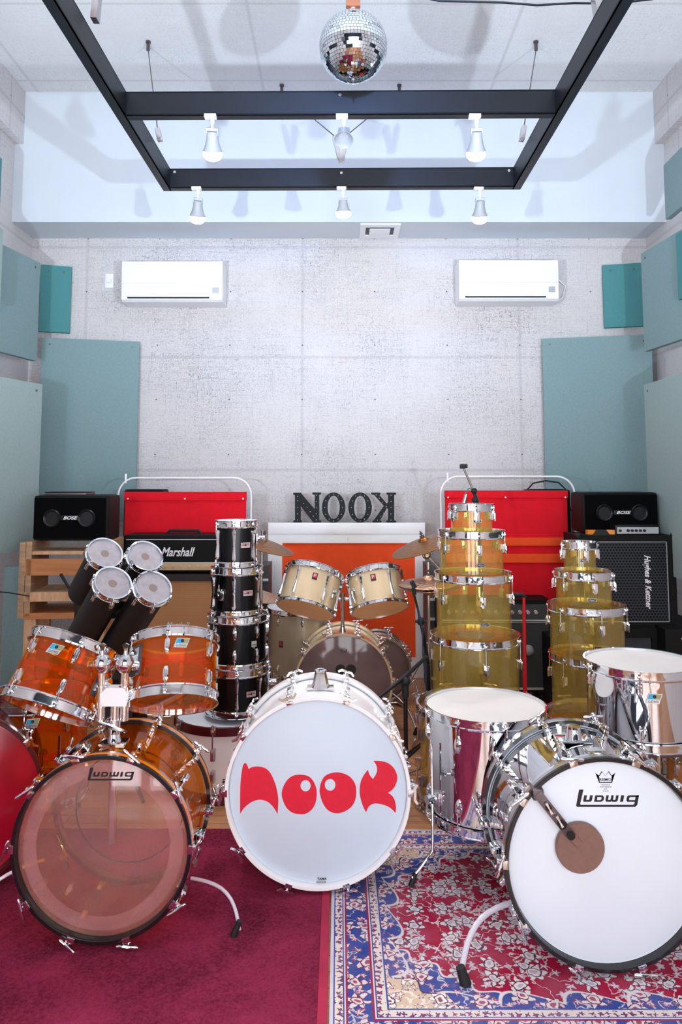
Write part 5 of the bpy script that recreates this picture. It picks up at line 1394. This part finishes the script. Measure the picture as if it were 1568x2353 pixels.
# wooden shelf + left speaker
o = thing('shelf_unit', 'open plywood shelf unit on legs under the left black speaker', 'shelf', (W(150, 1300, 4.6).x, 4.6, 0), (0, 0, R(5)))
z1, z0 = W(100, 1246, 4.6).z, W(100, 1420, 4.6).z; w = .24
for s_ in (-1, 1):
    MB().box(s_ * w - .035, s_ * w + .001, 0, .36, z0, z1, bev=.002).build('side_panel', M['ply'] if s_ > 0 else M['dirtywood'], o)
    MB().box(s_ * w + .004, s_ * w + .038, 0, .36, z0 + .01, z1 + .004, bev=.002).build('side_panel', M['dirtywood'], o)
MB().box(-w, w - .036, 0.01, .36, z1 - .075, z1 - .055).build('top_slat', M['ply'], o, smooth=0)
MB().box(-w, w - .036, .0, .02, z1 - .20, z1 - .10).build('front_board', M['ply2'], o, smooth=0)
MB().box(-w, w - .036, .0, .34, z0 + .10, z0 + .155, RX(0)).build('shelf_board', M['ply'], o, smooth=0)
MB().box(-w, w + .03, .0, .36, z0 - .005, z0 + .03).build('bottom_board', M['ply2'], o, smooth=0)
for x in (-w + .03, w - .04):
    for y in (.04, .32): MB().box(x - .03, x + .04, y - .02, y + .02, 0, z0 - .005, bev=.003).build('leg', M['ply'], o)
SZt = z1 + .004
def bose(label, u0, u1, v0, Y, zb, top_item):
    o, w, h = face_box('loudspeaker', label, 'loudspeaker', u0, u1, v0, v0 + 90, Y, .3, z0=zb)
    MB().box(-w, w, 0.02, .28, 0, h, bev=.03).build('case', M['black'], o)
    MB().prism([[(-w * .94, h * .06), (w * .94, h * .06), (w * .94, h * .94), (-w * .94, h * .94)]], -.03, -.012, RX(R(90)) @ T(0, 0, -.0)).build('front_grille', M['speakerfoam'], o, smooth=0).location = (0, -.012, 0)
    for s_ in (-1, 1):
        MB().lathe([(.040, 0), (.052, 0), (.056, .006), (.050, .014), (.040, .008)], 32, T(s_ * w * .46, 0, h * .50) @ RX(R(90)), closed=True).cyl(.041, -.001, .002, 32, T(s_ * w * .46, 0, h * .5) @ RX(R(90))).build('bass_port', M['blackmetal'], o)
    MB().box(-w * .22, w * .24, -.010, .002, h * .46, h * .56, bev=.002).build('badge', M['blackmetal'], o)
    text('badge_lettering', 'BOSE', w * .38, h * .075, M['white2'], o, (0.01, -.010, h * .51), shear=.35, bold=.02, depth=.001)
    return o, w, h
_, w_, h_ = bose('left black loudspeaker with two round ports standing on the plywood shelf unit', 73, 247, 1138, 4.62, SZt, 0)
p = W(158, 1133, 4.75); zt_ = SZt + h_
o = thing('laptop', 'flat silver and black closed device lying on the left loudspeaker', 'device', (p.x, 4.78, zt_ + .0005))
MB().box(-.13, .13, -.09, .09, 0, .012, bev=.003).build('body', M['gunmetal'], o); MB().box(-.13, .13, -.09, .09, .013, .020, bev=.003).build('lid', M['blackmetal'], o)

# right cabinet tower
o, w, h = face_box('speaker_cabinet', 'black bass cabinet with hexagon grille and white sideways script', 'speaker cabinet', 1332, 1556, 1230, 1441, 4.75, .4)
MB().prism([[(-w, 0), (w, 0), (w, h), (-w, h)], [(-w + .03, .03), (w - .05, .03), (w - .05, h - .04), (-w + .03, h - .04)][::-1]], -.3, 0, RX(R(90))).box(-w, w, .28, .30, 0, h).build('case', M['black'], o, smooth=0)
MB().box(-w + .03, w - .05, .010, .022, .03, h - .04).build('grille', M['grille'], o, smooth=0)
MB().box(-w + .03, w - .05, .004, .010, .028, .034).box(-w + .03, w - .05, .004, .010, h - .044, h - .038).box(-w + .028, -w + .034, .004, .010, .03, h - .04).box(w - .054, w - .048, .004, .010, .03, h - .04).build('grille_trim', M['panelgrey'], o, smooth=0)
q = W(1489, 1338, 4.75); text('script', 'Hughes & Kettner', .335, .05, M['white2'], o, (q.x - o.location.x, .006, q.z - o.location.z), rot=(R(90), R(90), 0), shear=.3, bold=.025, depth=.003)
for x in (-w, w):
    for z in (0, h): MB().sphere(.022, T(x * .985, .012, z * .985 + .004), 12).build('corner_cap', M['rubber'], o)
HK = o.location.z + h; hx = o.location.x
o, w, h = face_box('stage_monitor', 'black monitor speaker with recessed grille under the hexagon grille cabinet', 'speaker cabinet', 1372, 1512, 1443, 1560, 4.72, .4, z0=.0)
top_ = W(1440, 1441, 4.75).z
MB().prism([[(-w, 0), (w, 0), (w, top_ - .001), (-w, top_ - .001)], [(-w + .03, .03), (w - .03, .03), (w - .03, top_ - .06), (-w + .03, top_ - .06)][::-1]], -.42, 0, RX(R(90))).box(-w, w, .40, .42, 0, top_ - .001).build('case', M['black'], o, smooth=0)
MB().box(-w + .03, w - .03, .02, .03, .03, top_ - .06).build('grille_cloth', M['mesh'], o, smooth=0)
o, w, h = face_box('black_case', 'plain black flight case beside the monitor speaker at the right photo edge', 'case', 1531, 1650, 1441, 1560, 4.6, .5, z0=.0)
MB().box(-w, w, 0, .5, 0.004, h - .012, bev=.012).build('case_body', M['black'], o)
b = MB(); b.sphere(.008, T(-w + .1, -.002, h - .07), 10).box(-w * .5, -w * .2, -.01, .004, h * .55, h * .6, bev=.003); b.build('latch', M['chrome2'], o)
o, w, h = face_box('black_case', 'low black box on the floor behind the shorter yellow stack', 'case', 1272, 1350, 1450, 1560, 4.9, .35, z0=.0)
MB().box(-w, w, 0, .35, 0.004, h * .9, bev=.01).build('case_body', M['black'], o)
_, w_, h_ = bose('right black loudspeaker with two round ports on top of the hexagon grille cabinet', 1342, 1517, 1131, 4.90, HK, 0)
o, w, h = face_box('bass_amplifier', 'small silver fronted bass amplifier lying on the hexagon grille cabinet', 'amplifier', 1416, 1517, 1207, 1230, 4.77, .1, z0=HK)
MB().box(-w, w, 0.004, .11, 0, h, bev=.005).build('case', M['blackmetal'], o)
MB().box(-w + .008, w - .008, -.001, .006, h * .14, h * .80).build('front_panel', M['panelgrey'], o, smooth=0)
kn = MB().cyl(.0085, 0, .012, 14, RX(R(90))).mesh('knob', M['rubber'])
for i in range(6): put('knob', kn, o, (-w + .025 + (.0 if i == 0 else .025) + i * .026, -.001, h * .46))
p = W(1382, 1226, 4.8)
o = thing('rubber_pad', 'black rubber pad with two orange wedges on the hexagon grille cabinet', 'pad', (p.x, 4.82, HK))
MB().cyl(.07, 0, .03, 6, I4, r2=.045).build('pad_body', M['rubber'], o)
for s_ in (-1, 1): MB().prism([[(s_ * .03, -.02), (s_ * .085, -.03), (s_ * .09, .01), (s_ * .03, .015)][::s_]], .002, .03).build('orange_wedge', M['dirtyorange'], o)

# equipment racks glimpsed beside the white frame
for lb, u0, u1 in (('narrow grey equipment rack with pale shelves left of the orange panel', 588, 616), ('narrow grey equipment rack with pale shelves right of the orange panel', 984, 1012)):
    o, w, h = face_box('equipment_rack', lb, 'rack', u0, u1, 1300, 1520, 5.35, .3, z0=.0)
    MB().box(-w, w, .02, .3, 0, h).build('case', M['grey'], o, smooth=0)
    for i in range(6): MB().box(-w, w, 0, .03, h * (.1 + i * .155), h * (.1 + i * .155) + .018, bev=.002).build('shelf_edge', M['panelgrey'], o)

# wooden drum at far right, behind the steel tom
wd_ = upright('floor_tom', 'orange brown wooden drum low at the right photo edge under the steel tom', .19, .30, 1640, 1725, 3.35, M['ply2'], cat='floor tom', head=M['worn'], under=M['worn'], style='tear', n=8, ph=.3)
legs(wd_, .19, .30, 3, R(150))
p = WZ(1515, 1745, .10)
o = thing('drum_pedal', 'small black and chrome drum pedal on the floor behind the steel bass drum', 'pedal', (p.x, p.y, .0))
MB().box(-.04, .04, -.12, .12, 0.002, .012, bev=.003).build('base_plate', M['blackmetal'], o)
MB().box(-.032, .032, -.11, .08, -.006, .006, T(0, 0, .06) @ RX(R(14)), bev=.003).build('footboard', M['chrome2'], o)
MB().tube([(-.05, .09, .01), (-.05, .09, .16), (.05, .09, .16), (.05, .09, .01)], .007, 10).tube([(0, .09, .16), (0, .03, .22)], .005, 8).sphere(.02, T(0, .03, .22)).build('beater_frame', M['chrome'], o)
p = WZ(505, 1770, .3)

# dark pole glimpsed at the far left and floor cable
p = W(6, 1400, 4.4)
o = thing('speaker_stand', 'dark upright speaker stand cut by the left photo edge', 'stand', (p.x - .09, 4.3, 0))
MB().cyl(.018, .1, 1.0, 14).build('pole', M['blackmetal'], o); stand_legs(o, .35, .18, .01, M['blackmetal'], .9)
tag(MB().tube([W(-20, 1358, 4.5), W(20, 1362, 4.5), W(68, 1370, 4.52)], .004, 6).build('cable', M['cordblack']), 'thin black cable crossing to the plywood shelf at the left photo edge', 'cable')
tag(MB().tube([W(140, 1320, 4.5), W(155, 1345, 4.45), W(172, 1370, 4.4), W(176, 1400, 4.4), W(170, 1440, 4.4), Vector((W(172, 1440, 4.4).x, 4.4, .02))], [.010, .008, .009, .009, .006, .005], 6).build('strap', M['rubber']), 'black strap hanging in front of the plywood shelf', 'strap')
# loose hardware on the wooden floor
def spot(u, v): q = WZ(u, v, .004); return q
a, b_ = spot(905, 1618), spot(930, 1630)
tag(MB().tube([spot(908, 1617) + Vector((0, 0, .006)), spot(930, 1628) + Vector((0, 0, .006))], .006, 8).build('metal_rod', M['chrome']), 'short chrome rod lying on the wooden floor behind the white bass drum', 'rod')
for c in [c for c in bpy.data.objects if c.name.startswith('badge_lettering') or c.name.startswith('maker_mark')]: c['label'] = 'small printed lettering'
